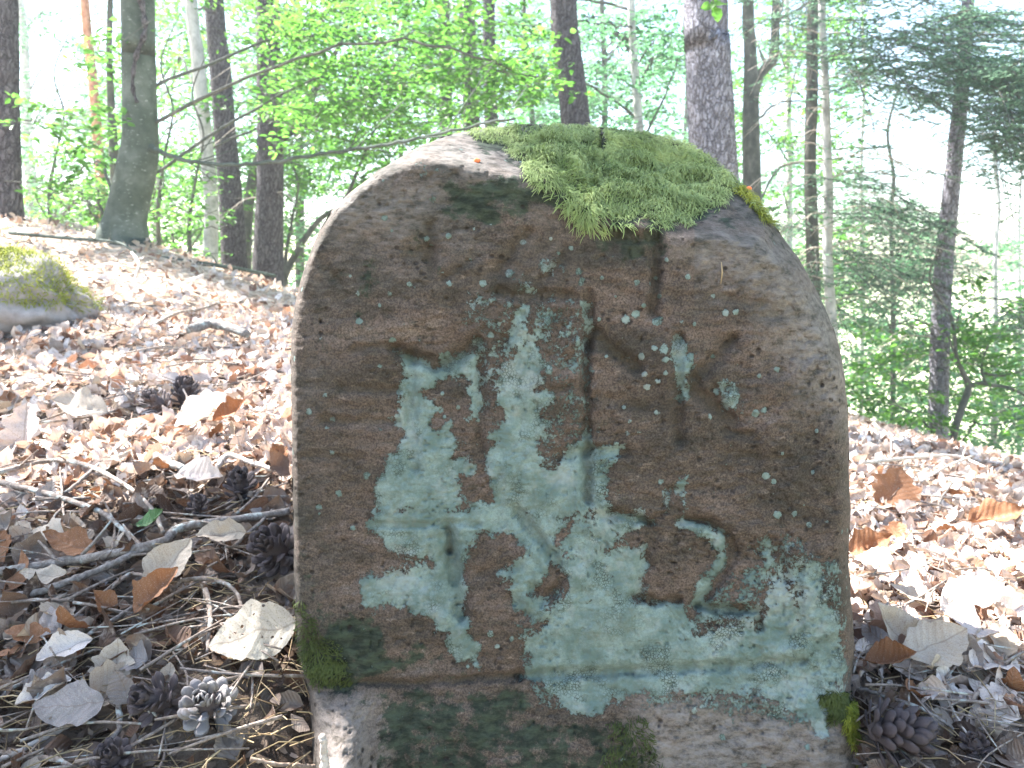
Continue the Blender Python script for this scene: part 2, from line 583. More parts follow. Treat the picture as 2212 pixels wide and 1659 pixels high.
def mat_ground():
    m, nt, out = new_mat('forest_soil')
    b = NB(nt)
    P = b.n('ShaderNodeTexCoord').outputs['Object']
    a = b.noise(P, 28, 7, 0.75)
    v = b.voro(P, 34, 'F1')
    c = b.noise(P, 6, 4, 0.6)
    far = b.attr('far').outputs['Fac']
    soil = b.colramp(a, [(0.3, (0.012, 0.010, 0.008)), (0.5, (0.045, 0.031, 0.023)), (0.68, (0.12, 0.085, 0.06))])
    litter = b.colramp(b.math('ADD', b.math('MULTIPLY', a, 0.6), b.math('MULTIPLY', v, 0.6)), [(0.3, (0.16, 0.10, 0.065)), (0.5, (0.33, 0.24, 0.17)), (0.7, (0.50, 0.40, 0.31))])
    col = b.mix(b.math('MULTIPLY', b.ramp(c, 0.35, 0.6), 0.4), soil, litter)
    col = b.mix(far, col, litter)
    bs = b.bsdf(col, 0.95, b.bump(b.math('ADD', a, v), 1.0, 0.012), 0.1)
    b.l(bs, out.inputs[0])
    return m


M_STONE = mat_stone()
M_MOSS = mat_moss('green_moss', (0.025, 0.055, 0.014), (0.14, 0.22, 0.055), (0.46, 0.54, 0.23), 0.3)
M_MOSS_D = mat_moss('dark_moss', (0.010, 0.016, 0.006), (0.030, 0.043, 0.012), (0.075, 0.095, 0.024), 0.12)
M_MOSS_Y = mat_moss('olive_moss', (0.10, 0.135, 0.018), (0.20, 0.235, 0.03), (0.33, 0.34, 0.05))
M_LEAF = mat_leaf('beech_leaf', [(0.1, (0.030, 0.070, 0.018)), (0.5, (0.05, 0.11, 0.025)), (0.9, (0.085, 0.155, 0.04))],
                  [(0.1, (0.06, 0.19, 0.025)), (0.5, (0.11, 0.29, 0.04)), (0.9, (0.21, 0.43, 0.07))])
M_LEAF_FAR = mat_leaf('far_leaf', [(0.1, (0.032, 0.075, 0.030)), (0.5, (0.052, 0.11, 0.042)), (0.9, (0.08, 0.15, 0.06))],
                      [(0.1, (0.065, 0.19, 0.075)), (0.5, (0.11, 0.28, 0.12)), (0.9, (0.19, 0.42, 0.19))])
M_FIR = mat_leaf('fir_needles', [(0.1, (0.030, 0.058, 0.038)), (0.5, (0.045, 0.085, 0.055)), (0.9, (0.08, 0.13, 0.085))],
                 [(0.1, (0.12, 0.24, 0.14)), (0.5, (0.19, 0.33, 0.20)), (0.9, (0.28, 0.44, 0.28))], 0.5)
M_DRY = mat_dry_leaf('dry_beech_leaf')  # paler leaf copy, lightened for the sunlit litter
M_DRY_SHADE = mat_dry_leaf('shaded_dry_leaf', stops=[(0.0, (0.035, 0.024, 0.019)), (0.2, (0.09, 0.052, 0.034)), (0.36, (0.16, 0.088, 0.052)), (0.54, (0.17, 0.125, 0.098)), (0.70, (0.27, 0.205, 0.155)), (0.86, (0.14, 0.115, 0.105)), (1.0, (0.42, 0.35, 0.27))])  # darker leaf copy: the foreground shade is put into its colour
M_DRY_PALE = mat_dry_leaf('pale_dry_leaf', (0.46, 0.385, 0.30))
M_DRY_HOLES = mat_dry_leaf('pale_holed_leaf', (0.58, 0.50, 0.39), True)
M_DRY_RUST = mat_dry_leaf('rust_dry_leaf', (0.23, 0.10, 0.042))
M_DRY_GREY = mat_dry_leaf('grey_dry_leaf', (0.27, 0.24, 0.225))
M_PINE = mat_bark('pine_bark', 'pine')
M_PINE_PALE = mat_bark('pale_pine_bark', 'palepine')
M_REDPINE = mat_bark('red_pine_bark', 'redpine')
M_BEECH = mat_bark('beech_bark', 'beech')
M_PALE = mat_bark('pale_bark', 'pale')
M_DARK = mat_bark('dark_bark', 'dark')
M_TWIG = mat_bark('twig_bark', 'twig')
M_DEAD = mat_bark('dead_twig_bark', 'deadtwig')
M_GROUND = mat_ground()
M_FAR_PALE = mat_simple('far_pale_land', (0.42, 0.44, 0.24), (0.60, 0.58, 0.38), 0.2, 0.9, 0.1, 0.02)  # pale far land, meant to burn out white in the sun
M_ROCK = mat_simple('grey_rock', (0.16, 0.14, 0.13), (0.34, 0.31, 0.30), 26, 0.92, 0.8, 0.004)
M_CONE = mat_simple('cone_scale', (0.028, 0.021, 0.022), (0.10, 0.078, 0.078), 70, 0.7, 0.6, 0.001)
M_CONE_G = mat_simple('weathered_cone_scale', (0.13, 0.115, 0.11), (0.30, 0.275, 0.265), 70, 0.75, 0.6, 0.001)
M_NEEDLE = mat_simple('dry_pine_needle', (0.16, 0.105, 0.055), (0.42, 0.32, 0.18), 10, 0.6, 0.0)
M_GREENLEAF = mat_dry_leaf('fresh_green_leaf', (0.045, 0.14, 0.045))
M_DEBRIS = mat_simple('bark_crumbs', (0.05, 0.035, 0.028), (0.26, 0.19, 0.14), 90, 0.9, 0.5, 0.001)
M_BUD = mat_simple('orange_bud_scale', (0.55, 0.10, 0.03), (0.75, 0.22, 0.08), 200, 0.6, 0.3, 0.0005)

# ------------------------------------------------------------------ the ground
ctrl = []
for px, py, Y in [(0, 1659, .70), (300, 1659, .70), (600, 1659, .71), (0, 1300, .98), (300, 1300, .95), (560, 1300, .93),
                  (0, 1000, 1.45), (300, 1000, 1.4), (600, 1000, 1.35), (0, 850, 2.0), (300, 850, 1.9), (600, 850, 1.9),
                  (0, 700, 3.0), (300, 720, 2.8), (600, 745, 2.7), (0, 600, 3.9), (300, 630, 3.6), (600, 680, 3.6),
                  (20, 487, 5.5), (160, 497, 5.2), (270, 520, 4.8), (480, 606, 6.0), (585, 640, 6.4), (640, 662, 6.0),
                  (2212, 1659, .74), (1980, 1659, .74), (2212, 1400, .95), (1900, 1400, .95), (2212, 1200, 1.4),
                  (1900, 1160, 1.45), (2212, 1110, 1.9), (1900, 1010, 2.2), (1840, 955, 2.9), (2026, 968, 2.9), (2212, 1062, 2.4),
                  (2026, 985, 7.0), ]:
    ctrl.append(at(px, py, Y))
for p in [(0, .68, -.13), (.2, .68, -.13), (-.08, .68, -.08), (.3, .69, -.06), (.1, .5, -.14), (0, .15, -.12), (-.8, .2, -.02), (.9, .2, -.1), (0, -2, -.4), (-3, -1, .2), (3, -1, -.7), (0, 1.2, .12), (0, 2, .17), (.3, 3, .15),
          (0.2, 5, .05), (1.3, 5.5, -.25), (-.2, 8, -.35), (.6, 8, -.5), (-2.6, 8, .12), (-2.3, 10, -.5), (-4.6, 9, .35),
          (-7, 7, .9), (3, 4.5, -.75), (5, 3, -1.0), (5, 8, -2.6), (0, 12, -2.0), (-7, 12, -.8), (7, 12, -4.5), (-6, 3, 1.2), (6, 0, -1.4)]:
    ctrl.append(np.array(p, float))
ctrl = np.array(ctrl)


def _tps(r2):
    return 0.5 * r2 * np.log(r2 + 1e-9)


_n = len(ctrl)
_K = _tps(((ctrl[:, None, :2] - ctrl[None, :, :2]) ** 2).sum(-1)) + 0.004 * np.eye(_n)
_Q = np.hstack([np.ones((_n, 1)), ctrl[:, :2]])
_A = np.vstack([np.hstack([_K, _Q]), np.hstack([_Q.T, np.zeros((3, 3))])])
_w = np.linalg.solve(_A, np.concatenate([ctrl[:, 2], np.zeros(3)]))


def gz(x, y):
    x = np.atleast_1d(np.asarray(x, float)).ravel()
    y = np.atleast_1d(np.asarray(y, float)).ravel()
    cx = np.clip(x, -9, 9)
    cy = np.clip(y, -4, 13)
    z = _w[_n] + _w[_n + 1] * cx + _w[_n + 2] * cy
    for i in range(_n):
        z = z + _w[i] * _tps((cx - ctrl[i, 0]) ** 2 + (cy - ctrl[i, 1]) ** 2)
    over = np.hypot(x - cx, np.maximum(y - cy, 0)) + np.maximum(-4 - y, 0) * 0.3
    z = z - 0.42 * over
    P = np.stack([x, y, 0 * x], -1)
    r = np.hypot(x, y)
    z = z + 0.030 * fbm(P * 2.1, 4, 3) * sstep(0.6, 1.6, r) + 0.010 * fbm(P * 13, 3, 9)
    lo = -26 + 0 * z
    return np.maximum(z, lo + 1.5 * fbm(P * 0.01, 2, 5) * sstep(50, 200, r))


def build_ground():
    n = 330
    u = np.linspace(-1, 1, n)
    gx = 0.55 * np.sinh(u * 4.75)
    gy = 1.2 + 0.55 * np.sinh(u * 4.75)
    X, Y = np.meshgrid(gx, gy)
    Z = gz(X, Y)
    V = np.stack([X.ravel(), Y.ravel(), Z], -1)
    i = np.arange(n - 1)[:, None] * n + np.arange(n - 1)[None, :]
    F = np.stack([i, i + 1, i + n + 1, i + n], -1).reshape(-1, 4)
    r = np.hypot(V[:, 0], V[:, 1])
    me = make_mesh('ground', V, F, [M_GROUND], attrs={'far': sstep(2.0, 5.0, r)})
    tag(link('ground', me), kind='structure')
    # pale open land added below the hill so the far background goes white
    ra = np.concatenate([[28], np.geomspace(45, 2400, 40)])
    th = np.linspace(0, 2 * math.pi, 121)
    R, T = np.meshgrid(ra, th)
    X, Y = R * np.sin(T), R * np.cos(T)
    Z = -24.4 + 1.8 * fbm(np.stack([X, Y, 0 * X], -1) * 0.012, 3, 4) + 30 * sstep(300, 1500, R) * (0.75 + 0.5 * fbm(np.stack([X, Y, 0 * X], -1) * 0.002, 2, 8))
    Z[:, 0] = -30
    V = np.stack([X.ravel(), Y.ravel(), Z.ravel()], -1)
    m_, k_ = X.shape
    i = np.arange(m_ - 1)[:, None] * k_ + np.arange(k_ - 1)[None, :]
    F = np.stack([i, i + 1, i + k_ + 1, i + k_], -1).reshape(-1, 4)
    me = make_mesh('far_land', V, F, [M_FAR_PALE])
    tag(link('far_land', me), kind='structure')


build_ground()

# ------------------------------------------------------------------ the carved boundary stone
OUT = [(690, 1860), (676, 1740), (674, 1640), (672, 1560), (668, 1500), (652, 1440), (641, 1380), (637, 1300), (634, 1200), (633, 1100), (631, 1000), (629, 900), (628, 800),
       (628, 720), (634, 668), (646, 620), (657, 580), (672, 540), (694, 492), (722, 448), (766, 408), (812, 372),
       (870, 336), (915, 312), (962, 294), (1012, 284), (1060, 276), (1110, 272), (1200, 271), (1300, 276), (1400, 288), (1480, 308), (1540, 342),
       (1592, 388), (1640, 442), (1682, 500), (1722, 553), (1760, 620), (1790, 682), (1815, 752), (1826, 822), (1832, 900), (1834, 1000),
       (1838, 1100), (1832, 1200), (1840, 1300), (1846, 1400), (1838, 1480), (1846, 1580), (1862, 1660), (1878, 1760), (1890, 1860)]
EDGE = [(624, 780), (637, 690), (652, 618), (670, 560), (696, 500), (727, 455), (771, 414), (824, 376), (905, 346), (980, 350), (1040, 368), (1120, 378), (1180, 392),
        (1250, 440), (1330, 478), (1441, 512), (1560, 512), (1631, 528), (1700, 588), (1758, 692), (1800, 790), (1834, 880)]
CUTS = [  # points, half-width px, depth m, darkening
    # top row
    ([(928, 488), (931, 540), (930, 588)], 12, .0045, .7), ([(884, 548), (930, 552)], 20, .0045, .8),
    ([(1142, 502), (1112, 535), (1078, 586)], 13, .0055, .7), ([(1076, 628), (1110, 637), (1160, 636), (1240, 640)], 12, .0065, .8), ([(1214, 560), (1186, 592), (1168, 612)], 12, .004, .4),
    ([(1421, 510), (1417, 590), (1411, 672)], 12, .0095, .9), ([(1310, 508), (1420, 512)], 18, .007, .9),
    ([(1330, 530), (1395, 540)], 30, .004, .6),
    # middle row
    ([(760, 758), (810, 748), (862, 748)], 10, .0045, .7), ([(856, 756), (900, 772), (944, 792), (990, 770), (1030, 738)], 15, .0085, .8),
    ([(886, 770), (883, 850), (888, 930), (896, 1010)], 14, .006, .1), ([(1040, 770), (1040, 860), (1035, 950), (1040, 985)], 13, .0055, .3),
    ([(1142, 660), (1110, 700), (1088, 745)], 13, .0045, .1),
    ([(1272, 645), (1274, 700), (1269, 740)], 15, .0085, .6), ([(1269, 740), (1266, 800), (1270, 870), (1268, 960), (1269, 1080)], 11, .0085, .75),
    ([(1284, 722), (1322, 752), (1372, 792)], 17, .008, .85), ([(1262, 750), (1215, 792)], 12, .003, .2),
    ([(1208, 985), (1270, 976), (1350, 974)], 13, .006, .3), ([(1165, 842), (1200, 846), (1245, 826)], 8, .003, .5),
    ([(1466, 728), (1468, 800), (1466, 880), (1468, 950)], 13, .0075, .35), ([(1578, 740), (1545, 775), (1506, 812)], 16, .008, .8),
    ([(1500, 842), (1540, 872), (1582, 914)], 19, .0105, .9), ([(1566, 934), (1620, 938)], 10, .005, .9), ([(1540, 838), (1660, 842)], 8, .0025, .5),
    # bottom row
    ([(800, 1131), (880, 1136), (960, 1130), (1034, 1132)], 8, .0028, .2), ([(968, 1136), (974, 1190), (984, 1260), (998, 1326)], 17, .012, .15),
    ([(967, 1140), (972, 1190)], 6, .008, .9),
    ([(1118, 1106), (1160, 1160), (1204, 1214), (1212, 1250), (1196, 1282), (1170, 1292), (1156, 1272)], 13, .0075, .25),
    ([(1040, 1240), (1075, 1230), (1120, 1222)], 12, .004, .3), ([(1105, 1290), (1130, 1326), (1180, 1345)], 12, .004, .2),
    ([(1296, 1118), (1340, 1112), (1384, 1122), (1412, 1152), (1396, 1206), (1372, 1284)], 13, .0055, .3), ([(1372, 1288), (1420, 1300), (1466, 1296)], 10, .0075, .95),
    ([(1384, 1120), (1414, 1132)], 8, .006, .9),
    ([(1470, 1124), (1528, 1124), (1570, 1152), (1586, 1192), (1560, 1246), (1522, 1290), (1504, 1308)], 13, .007, .35), ([(1504, 1308), (1560, 1316), (1640, 1322), (1642, 1356)], 10, .008, .8),
    ([(1480, 1120), (1530, 1126), (1570, 1156)], 6, .004, .8),
    ([(1724, 1218), (1727, 1290), (1728, 1360)], 10, .003, .1), ([(1664, 1168), (1690, 1210), (1700, 1250)], 12, .004, .4),
    ([(1756, 940), (1746, 1060), (1748, 1180)], 16, .003, .1),
    # the long groove near the foot and natural seams
    ([(700, 1478), (790, 1474), (906, 1476), (1000, 1468), (1125, 1460)], 9, .0055, .8), ([(1125, 1460), (1355, 1450), (1585, 1438), (1730, 1428)], 12, .006, .35),
    ([(740, 840), (860, 846)], 10, .003, .6), ([(700, 905), (860, 912)], 10, .004, .7), ([(655, 985), (780, 990)], 9, .003, .4), ([(1040, 712), (1090, 730)], 8, .003, .5),
    ([(1290, 860), (1390, 880)], 14, .003, .5), ([(1560, 980), (1700, 990)], 12, .003, .3), ([(1450, 1060), (1600, 1052)], 9, .002, .3),
    ([(690, 560), (742, 620), (750, 640)], 10, .003, .4), ([(1020, 560), (960, 600)], 8, .002, .4), ([(1545, 640), (1650, 655)], 14, .003, .3),
]
LICHEN = [  # (polygon, strength)
    ([(847, 753), (897, 770), (941, 793), (951, 776), (1004, 760), (1031, 768), (1039, 813), (1043, 886), (1036, 906), (1017, 906), (1014, 846),
      (1017, 826), (991, 813), (967, 810), (944, 820), (937, 836), (914, 843), (911, 856), (937, 866), (946, 886), (924, 903), (931, 930),
      (951, 936), (967, 916), (971, 930), (1001, 960), (971, 993), (1001, 983), (1031, 1010), (1024, 1030), (994, 1023), (994, 1066),
      (990, 1110), (811, 1112), (811, 1060), (831, 1026), (837, 983), (871, 970), (871, 936), (857, 913), (857, 870), (874, 826), (861, 773)], 1.0),
    ([(799, 1136), (814, 1153), (837, 1186), (884, 1206), (924, 1200), (937, 1220), (897, 1220), (870, 1230), (804, 1243), (781, 1266), (777, 1303),
      (797, 1319), (827, 1306), (881, 1306), (897, 1326), (937, 1340), (944, 1363), (971, 1366), (964, 1396), (991, 1426), (1037, 1443),
      (1041, 1406), (1021, 1383), (1011, 1353), (1004, 1323), (1008, 1293), (1008, 1240), (1014, 1173), (1024, 1143), (1047, 1136),
      (1104, 1156), (1131, 1176), (1148, 1193), (1104, 1216), (1071, 1236), (1107, 1253), (1107, 1283), (1111, 1313), (1134, 1333),
      (1171, 1346), (1190, 1330), (1180, 1300), (1150, 1280), (1170, 1250), (1190, 1220), (1215, 1230), (1230, 1210), (1190, 1160), (1240, 1120), (1150, 1095), (1050, 1085), (990, 1100), (811, 1100)], .95),
    ([(1131, 656), (1151, 663), (1141, 693), (1134, 720), (1121, 746), (1101, 750), (1087, 720), (1101, 693)], .95),
    ([(1150, 652), (1230, 648), (1250, 680), (1240, 740), (1180, 752), (1140, 740), (1140, 700)], .48),
    ([(1124, 746), (1171, 753), (1174, 780), (1161, 806), (1171, 826), (1161, 840), (1191, 850), (1187, 870), (1174, 883), (1171, 903),
      (1194, 916), (1171, 933), (1164, 953), (1167, 980), (1171, 1006), (1201, 1020), (1211, 986), (1237, 966), (1257, 963), (1261, 936),
      (1267, 920), (1274, 943), (1284, 966), (1347, 966), (1347, 986), (1311, 1003), (1311, 1033), (1321, 1063), (1280, 1086), (1260, 1110), (1200, 1130),
      (1130, 1120), (1080, 1106), (1057, 1053), (1047, 1020), (1057, 1000), (1054, 976), (1077, 953), (1057, 946), (1081, 923), (1094, 896), (1071, 873),
      (1071, 836), (1074, 800), (1097, 776), (1121, 766)], 1.0),
    ([(1200, 1010), (1260, 1000), (1320, 1060), (1330, 1110), (1250, 1130), (1190, 1110)], .62),
    ([(1455, 730), (1480, 728), (1483, 760), (1490, 820), (1486, 850), (1470, 866), (1462, 840), (1460, 780)], 1.0),
    ([(1256, 650), (1272, 650), (1274, 720), (1262, 738), (1254, 700)], .85),
    ([(1262, 860), (1274, 860), (1276, 960), (1262, 960)], .7),
    ([(1236, 1130), (1300, 1106), (1380, 1106), (1404, 1130), (1385, 1140), (1340, 1164), (1310, 1190), (1350, 1182), (1398, 1184), (1396, 1230), (1380, 1280), (1372, 1310),
      (1300, 1330), (1240, 1290), (1215, 1230), (1220, 1170)], .9),
    ([(1236, 1250), (1260, 1300), (1370, 1300), (1480, 1306), (1500, 1330), (1480, 1380), (1560, 1350), (1640, 1362), (1650, 1320), (1672, 1240), (1700, 1262), (1726, 1330),
      (1728, 1220), (1760, 1214), (1790, 1240), (1780, 1290), (1806, 1330), (1820, 1400), (1822, 1450), (1800, 1500), (1790, 1600), (1740, 1560), (1690, 1530), (1640, 1496), (1560, 1484),
      (1460, 1494), (1330, 1500), (1300, 1540), (1237, 1543), (1200, 1510), (1181, 1500), (1170, 1472), (1125, 1466), (1138, 1430), (1130, 1390), (1180, 1345)], .95),
    ([(1110, 1350), (1300, 1180), (1480, 1330), (1700, 1150), (1826, 1230), (1832, 1520), (1700, 1560), (1400, 1530), (1150, 1530)], .50), ([(1000, 640), (1260, 640), (1320, 1100), (1060, 1100)], .40),
    ([(1180, 1450), (1500, 1440), (1800, 1420), (1815, 1500), (1640, 1500), (1400, 1500), (1210, 1520)], .95),
    ([(1468, 1130), (1520, 1132), (1560, 1156), (1570, 1200), (1546, 1250), (1510, 1300), (1560, 1312), (1640, 1318), (1640, 1334), (1540, 1334), (1480, 1310), (1520, 1250), (1552, 1200), (1540, 1160), (1500, 1150)], 1.0),
    ([(1660, 1150), (1680, 1190), (1700, 1230), (1720, 1290), (1690, 1300), (1660, 1230), (1620, 1190)], .66),
    ([(1560, 830), (1590, 830), (1606, 870), (1596, 906), (1566, 890)], .72),
    ([(1464, 1030), (1484, 1030), (1490, 1080), (1476, 1098), (1466, 1070)], .82),
    ([(1432, 1060), (1444, 1060), (1452, 1090), (1440, 1104), (1432, 1086)], .75),
    ([(1112, 600), (1140, 600), (1150, 625), (1122, 628)], .72), ([(1168, 570), (1200, 556), (1216, 580), (1180, 600)], .60),
    ([(912, 360), (942, 364), (940, 378), (916, 376)], .72), ([(898, 430), (930, 424), (936, 434), (904, 440)], .66),
    ([(1016, 734), (1048, 726), (1046, 742), (1016, 750)], .8),
]
SPECK_DOTS = [(1184, 690, 7), (1352, 690, 11), (1100, 590, 9), (1250, 588, 9), (1258, 604, 7), (970, 612, 8), (884, 614, 6), (1044, 612, 8), (1486, 598, 7), (1566, 676, 9), (1590, 674, 7),
              (1130, 524, 8), (1190, 515, 6), (1234, 536, 6), (1206, 547, 5), (922, 516, 6), (968, 510, 7), (1186, 800, 10), (1386, 770, 8), (1392, 808, 7), (1438, 806, 6), (1398, 836, 9), (1414, 752, 7),
              (1540, 770, 6), (1678, 798, 7), (1640, 812, 5), (1632, 892, 9), (1650, 886, 7), (1764, 930, 5), (1654, 1028, 9), (1672, 1040, 6), (1756, 1020, 5), (1690, 980, 4), (1680, 1112, 10), (1716, 1110, 7),
              (1748, 1134, 8), (900, 1098, 6), (762, 1140, 7), (1086, 930, 5), (1348, 880, 6), (1360, 910, 5), (1310, 770, 5), (1424, 640, 6), (1416, 600, 6), (1074, 1396, 7), (1106, 1380, 6), (1010, 1440, 6),
              (690, 1110, 4), (930, 1010, 7), (955, 850, 6), (990, 880, 6), (960, 900, 5), (1060, 1370, 9), (1148, 730, 9), (1440, 776, 6), (1500, 700, 5), (1246, 1000, 6), (1540, 640, 5),
              (1060, 724, 9), (1078, 700, 5), (1100, 660, 5), (1300, 600, 5), (1330, 640, 4), (1390, 660, 6), (1294, 690, 5), (820, 660, 4), (756, 596, 4), (846, 498, 4), (1440, 560, 5), (1700, 1180, 7)]
ALGAE = [([(1030, 300), (1100, 285), (1300, 285), (1480, 315), (1560, 370), (1600, 400), (1540, 440), (1440, 480), (1280, 470), (1170, 395), (1120, 350)], 1.0), ([(975, 400), (1120, 380), (1150, 430), (1130, 470), (1060, 480), (990, 462), (960, 430)], .95), ([(1310, 492), (1425, 500), (1420, 560), (1330, 565), (1300, 530)], .85),
         ([(870, 500), (935, 500), (932, 580), (880, 570)], .6), ([(690, 1330), (800, 1330), (850, 1400), (820, 1470), (740, 1500), (660, 1460)], .95),
         ([(840, 1400), (960, 1400), (1010, 1460), (940, 1480), (850, 1470)], .65), ([(790, 1485), (1100, 1480), (1240, 1560), (1300, 1700), (820, 1760), (790, 1600)], .76),
         ([(640, 640), (720, 620), (740, 760), (640, 800)], .38), ([(690, 560), (860, 500), (900, 700), (760, 760), (690, 660)], .42), ([(1560, 480), (1600, 470), (1610, 510), (1566, 514)], .9),
         ([(1250, 1560), (1400, 1560), (1460, 1720), (1240, 1760)], .7), ([(1300, 420), (1480, 440), (1440, 500), (1300, 480)], .6), ([(640, 1180), (700, 1240), (720, 1360), (645, 1350)], .5), ([(1150, 395), (1230, 410), (1300, 470), (1290, 500), (1220, 480)], .55)]
PALE = [([(1380, 1500), (1800, 1500), (1860, 1800), (1300, 1800), (1380, 1620)], .7), ([(1560, 500), (1700, 560), (1830, 800), (1830, 900), (1740, 850), (1640, 640), (1480, 540)], .55),
        ([(880, 350), (1010, 280), (1140, 300), (1130, 375), (1000, 350)], .7), ([(690, 1520), (800, 1520), (820, 1800), (680, 1800)], .8), ([(740, 440), (900, 370), (960, 400), (900, 480), (760, 520)], .4)]  # the top and left toe polygons paint in sun patches
FOOT = (760, 1600)


def stone_surface(q):
    """world y of the stone's front for points q in view coordinates, and the weathering masks"""
    e = seg_dist(q, OUT, True)
    x, y = q[:, 0], q[:, 1]
    Y = np.full(len(q), 0.752)
    Y += 0.012 * ((y - 900) / 700.0) * -1 * (y < 900)           # leans back a little at the top
    # big form: slightly domed front
    Y += 0.016 * ((x - 1230) / 600.0) ** 2
    # rounded arris
    R = np.where(x < 1100, 14.0, 34.0)
    t = np.clip(1 - e / R, 0, 1)
    Y += np.where(x < 1100, 0.026, 0.042) * (1 - np.sqrt(np.clip(1 - t ** 2, 0, 1)))
    # weathered top slope behind the front edge
    poly = np.vstack([EDGE, [(2300, 860), (2300, -300), (0, -300), (0, 760)]])
    wob = (3 + 7 * sstep(820, 1000, x)) * fbm(np.stack([x, y, 0 * x], -1) / 70.0, 3, 41)
    h = sdist(q, poly) + wob
    Y += np.where(x < 1300, 0.00165, 0.0012) * np.log1p(np.exp(np.clip(h / 4.5, -30, 30))) * 4.5
    # right-hand bevel
    bev = np.clip((x - (1560 + (y - 520) * 0.33)) / 120.0, 0, None) * sstep(1250, 700, y) * sstep(430, 560, y)
    Y += 0.014 * bev ** 1.3
    # shelf above the inscription
    Y += 0.006 * sstep(0, 30, seg_dist(q, [(1441, 519), (1560, 516), (1640, 540), (1720, 620)])) * 0
    P3 = np.stack([x / 100, y / 100, np.zeros(len(q))], -1)
    Y += 0.0060 * fbm(P3 * 0.9, 4, 11)
    st = fbm(np.stack([x / 190, y / 26, 0 * x], -1), 4, 21)
    Y += 0.0020 * st * (0.5 + 0.5 * sstep(950, 700, x)) * sstep(560, 700, y)
    Y += 0.0022 * fbm(P3 * 5.0, 5, 31, .62)
    rid = np.abs(fbm(np.stack([x / 46, y / 30, 0 * x], -1), 3, 61))
    Y += 0.0030 * (0.28 - rid) * (rid < 0.28) * 1.2
    ch = fbm(np.stack([x / 62, y / 40, 0 * x], -1), 3, 62)
    Y += 0.0045 * np.round(ch * 3.2) / 3.2 * sstep(1480, 1700, x + 20 * ch) 
    Y += 0.0030 * np.abs(fbm(np.stack([x / 34, y / 22, 0 * x], -1), 3, 63)) * (0.35 + .65 * sstep(1400, 1650, x))
    # pits
    pn = vnoise(np.stack([x / 9, y / 7.5, 0 * x], -1), 71)
    Y += 0.0028 * sstep(0.62, 0.9, pn) * sstep(-0.1, 0.3, fbm(P3 * 1.6, 2, 73))
    # hollow where lettering was dressed
    Y += 0.0035 * sstep(60, -10, seg_dist(q, [(960, 850), (1020, 1000), (1250, 1050), (1500, 1200)]) - 120)
    # cuts
    cut_dark = np.zeros(len(q))
    wx = 3.5 * vnoise(np.stack([x / 14, y / 14, 0 * x], -1), 81)
    for pts, w, dep, dd in CUTS:
        pts = np.asarray(pts, float)
        lo, hi = pts.min(0) - 60, pts.max(0) + 60
        s = np.where((x > lo[0]) & (x < hi[0]) & (y > lo[1]) & (y < hi[1]))[0]
        if not len(s): continue
        d = np.clip(seg_dist(q[s], pts) + wx[s], 0, None)
        fade = 0.8 + 0.35 * fbm(np.stack([x[s] / 40, y[s] / 40, 0 * x[s]], -1), 2, 83)
        g = 1 / (1 + (d / (w * 0.84)) ** 4)
        Y[s] += dep * 1.15 * g * fade
        Y[s] -= dep * 0.10 * np.exp(-((d - w * 1.9) / (w * 0.7)) ** 2)
        cut_dark[s] = np.maximum(cut_dark[s], dd * np.clip(fade * 1.1, .3, 1.2) * np.exp(-(d / (w * 0.95)) ** 2))
    # base swells forward, most at its left toe
    Y -= 0.020 * sstep(1430, 1700, y)
    fx = np.exp(-((x - 732) / 66.0) ** 2) * np.clip((y - 1495) / 165.0, 0, 1.6) ** .8
    Y -= 0.058 * fx
    # masks
    lic = np.zeros(len(q))
    wl = 13 * fbm(np.stack([x / 24, y / 24, 0 * x], -1), 3, 95)
    wa = 26 * fbm(np.stack([x / 50, y / 36, 0 * x], -1), 4, 96)
    for poly, s_ in LICHEN:
        pp = np.asarray(poly, float)
        lo, hi = pp.min(0) - 50, pp.max(0) + 50
        s = np.where((x > lo[0]) & (x < hi[0]) & (y > lo[1]) & (y < hi[1]))[0]
        d = sdist(q[s], poly)
        lic[s] = np.maximum(lic[s], s_ * 0.92 * sstep(-24, 20, d + wl[s]))
    for (a, b_, r) in SPECK_DOTS:
        d = np.hypot(x - a, y - b_)
        lic = np.maximum(lic, 0.98 * sstep(r * 1.45, r * 0.2, d))
    alg = np.zeros(len(q))
    for poly, s_ in ALGAE:
        alg = np.maximum(alg, s_ * (0.80 if s_ < 1 else 1) * sstep(-60, 45, sdist(q, poly) + 2.2 * wa))
    alg = alg * (1 - 0.9 * sstep(0.2, 0.7, np.exp(-((x - 738) / 70.0) ** 2) * sstep(1490, 1560, y)))  # algae thinned where the toe's sun patch is painted
    pale = np.zeros(len(q))
    for poly, s_ in PALE:
        pale = np.maximum(pale, s_ * sstep(-70, 60, sdist(q, poly) + 1.4 * wa))
    grey = np.maximum(sstep(820, 420, y + 0.25 * (x - 700) * (x < 1500) + wa), 0.45 * sstep(120, 20, x - 629)) 
    grey = np.maximum(grey * .85, 0.7 * sstep(1600, 1780, x + wa) * sstep(1000, 700, y))
    speck = 0.55 * sstep(-60, 60, sdist(q, [(1040, 580), (1500, 600), (1560, 800), (1500, 1100), (1300, 1120), (1260, 800), (1080, 760)]))
    Y -= 0.0009 * sstep(0.42, 0.6, lic + 0.35 * vnoise(np.stack([x / 5, y / 5, 0 * x], -1), 91)) * (lic > 0.05)
    return Y, dict(lichen=lic, algae=alg, pale=pale, cut_dark=cut_dark, speck=speck, grey=grey)


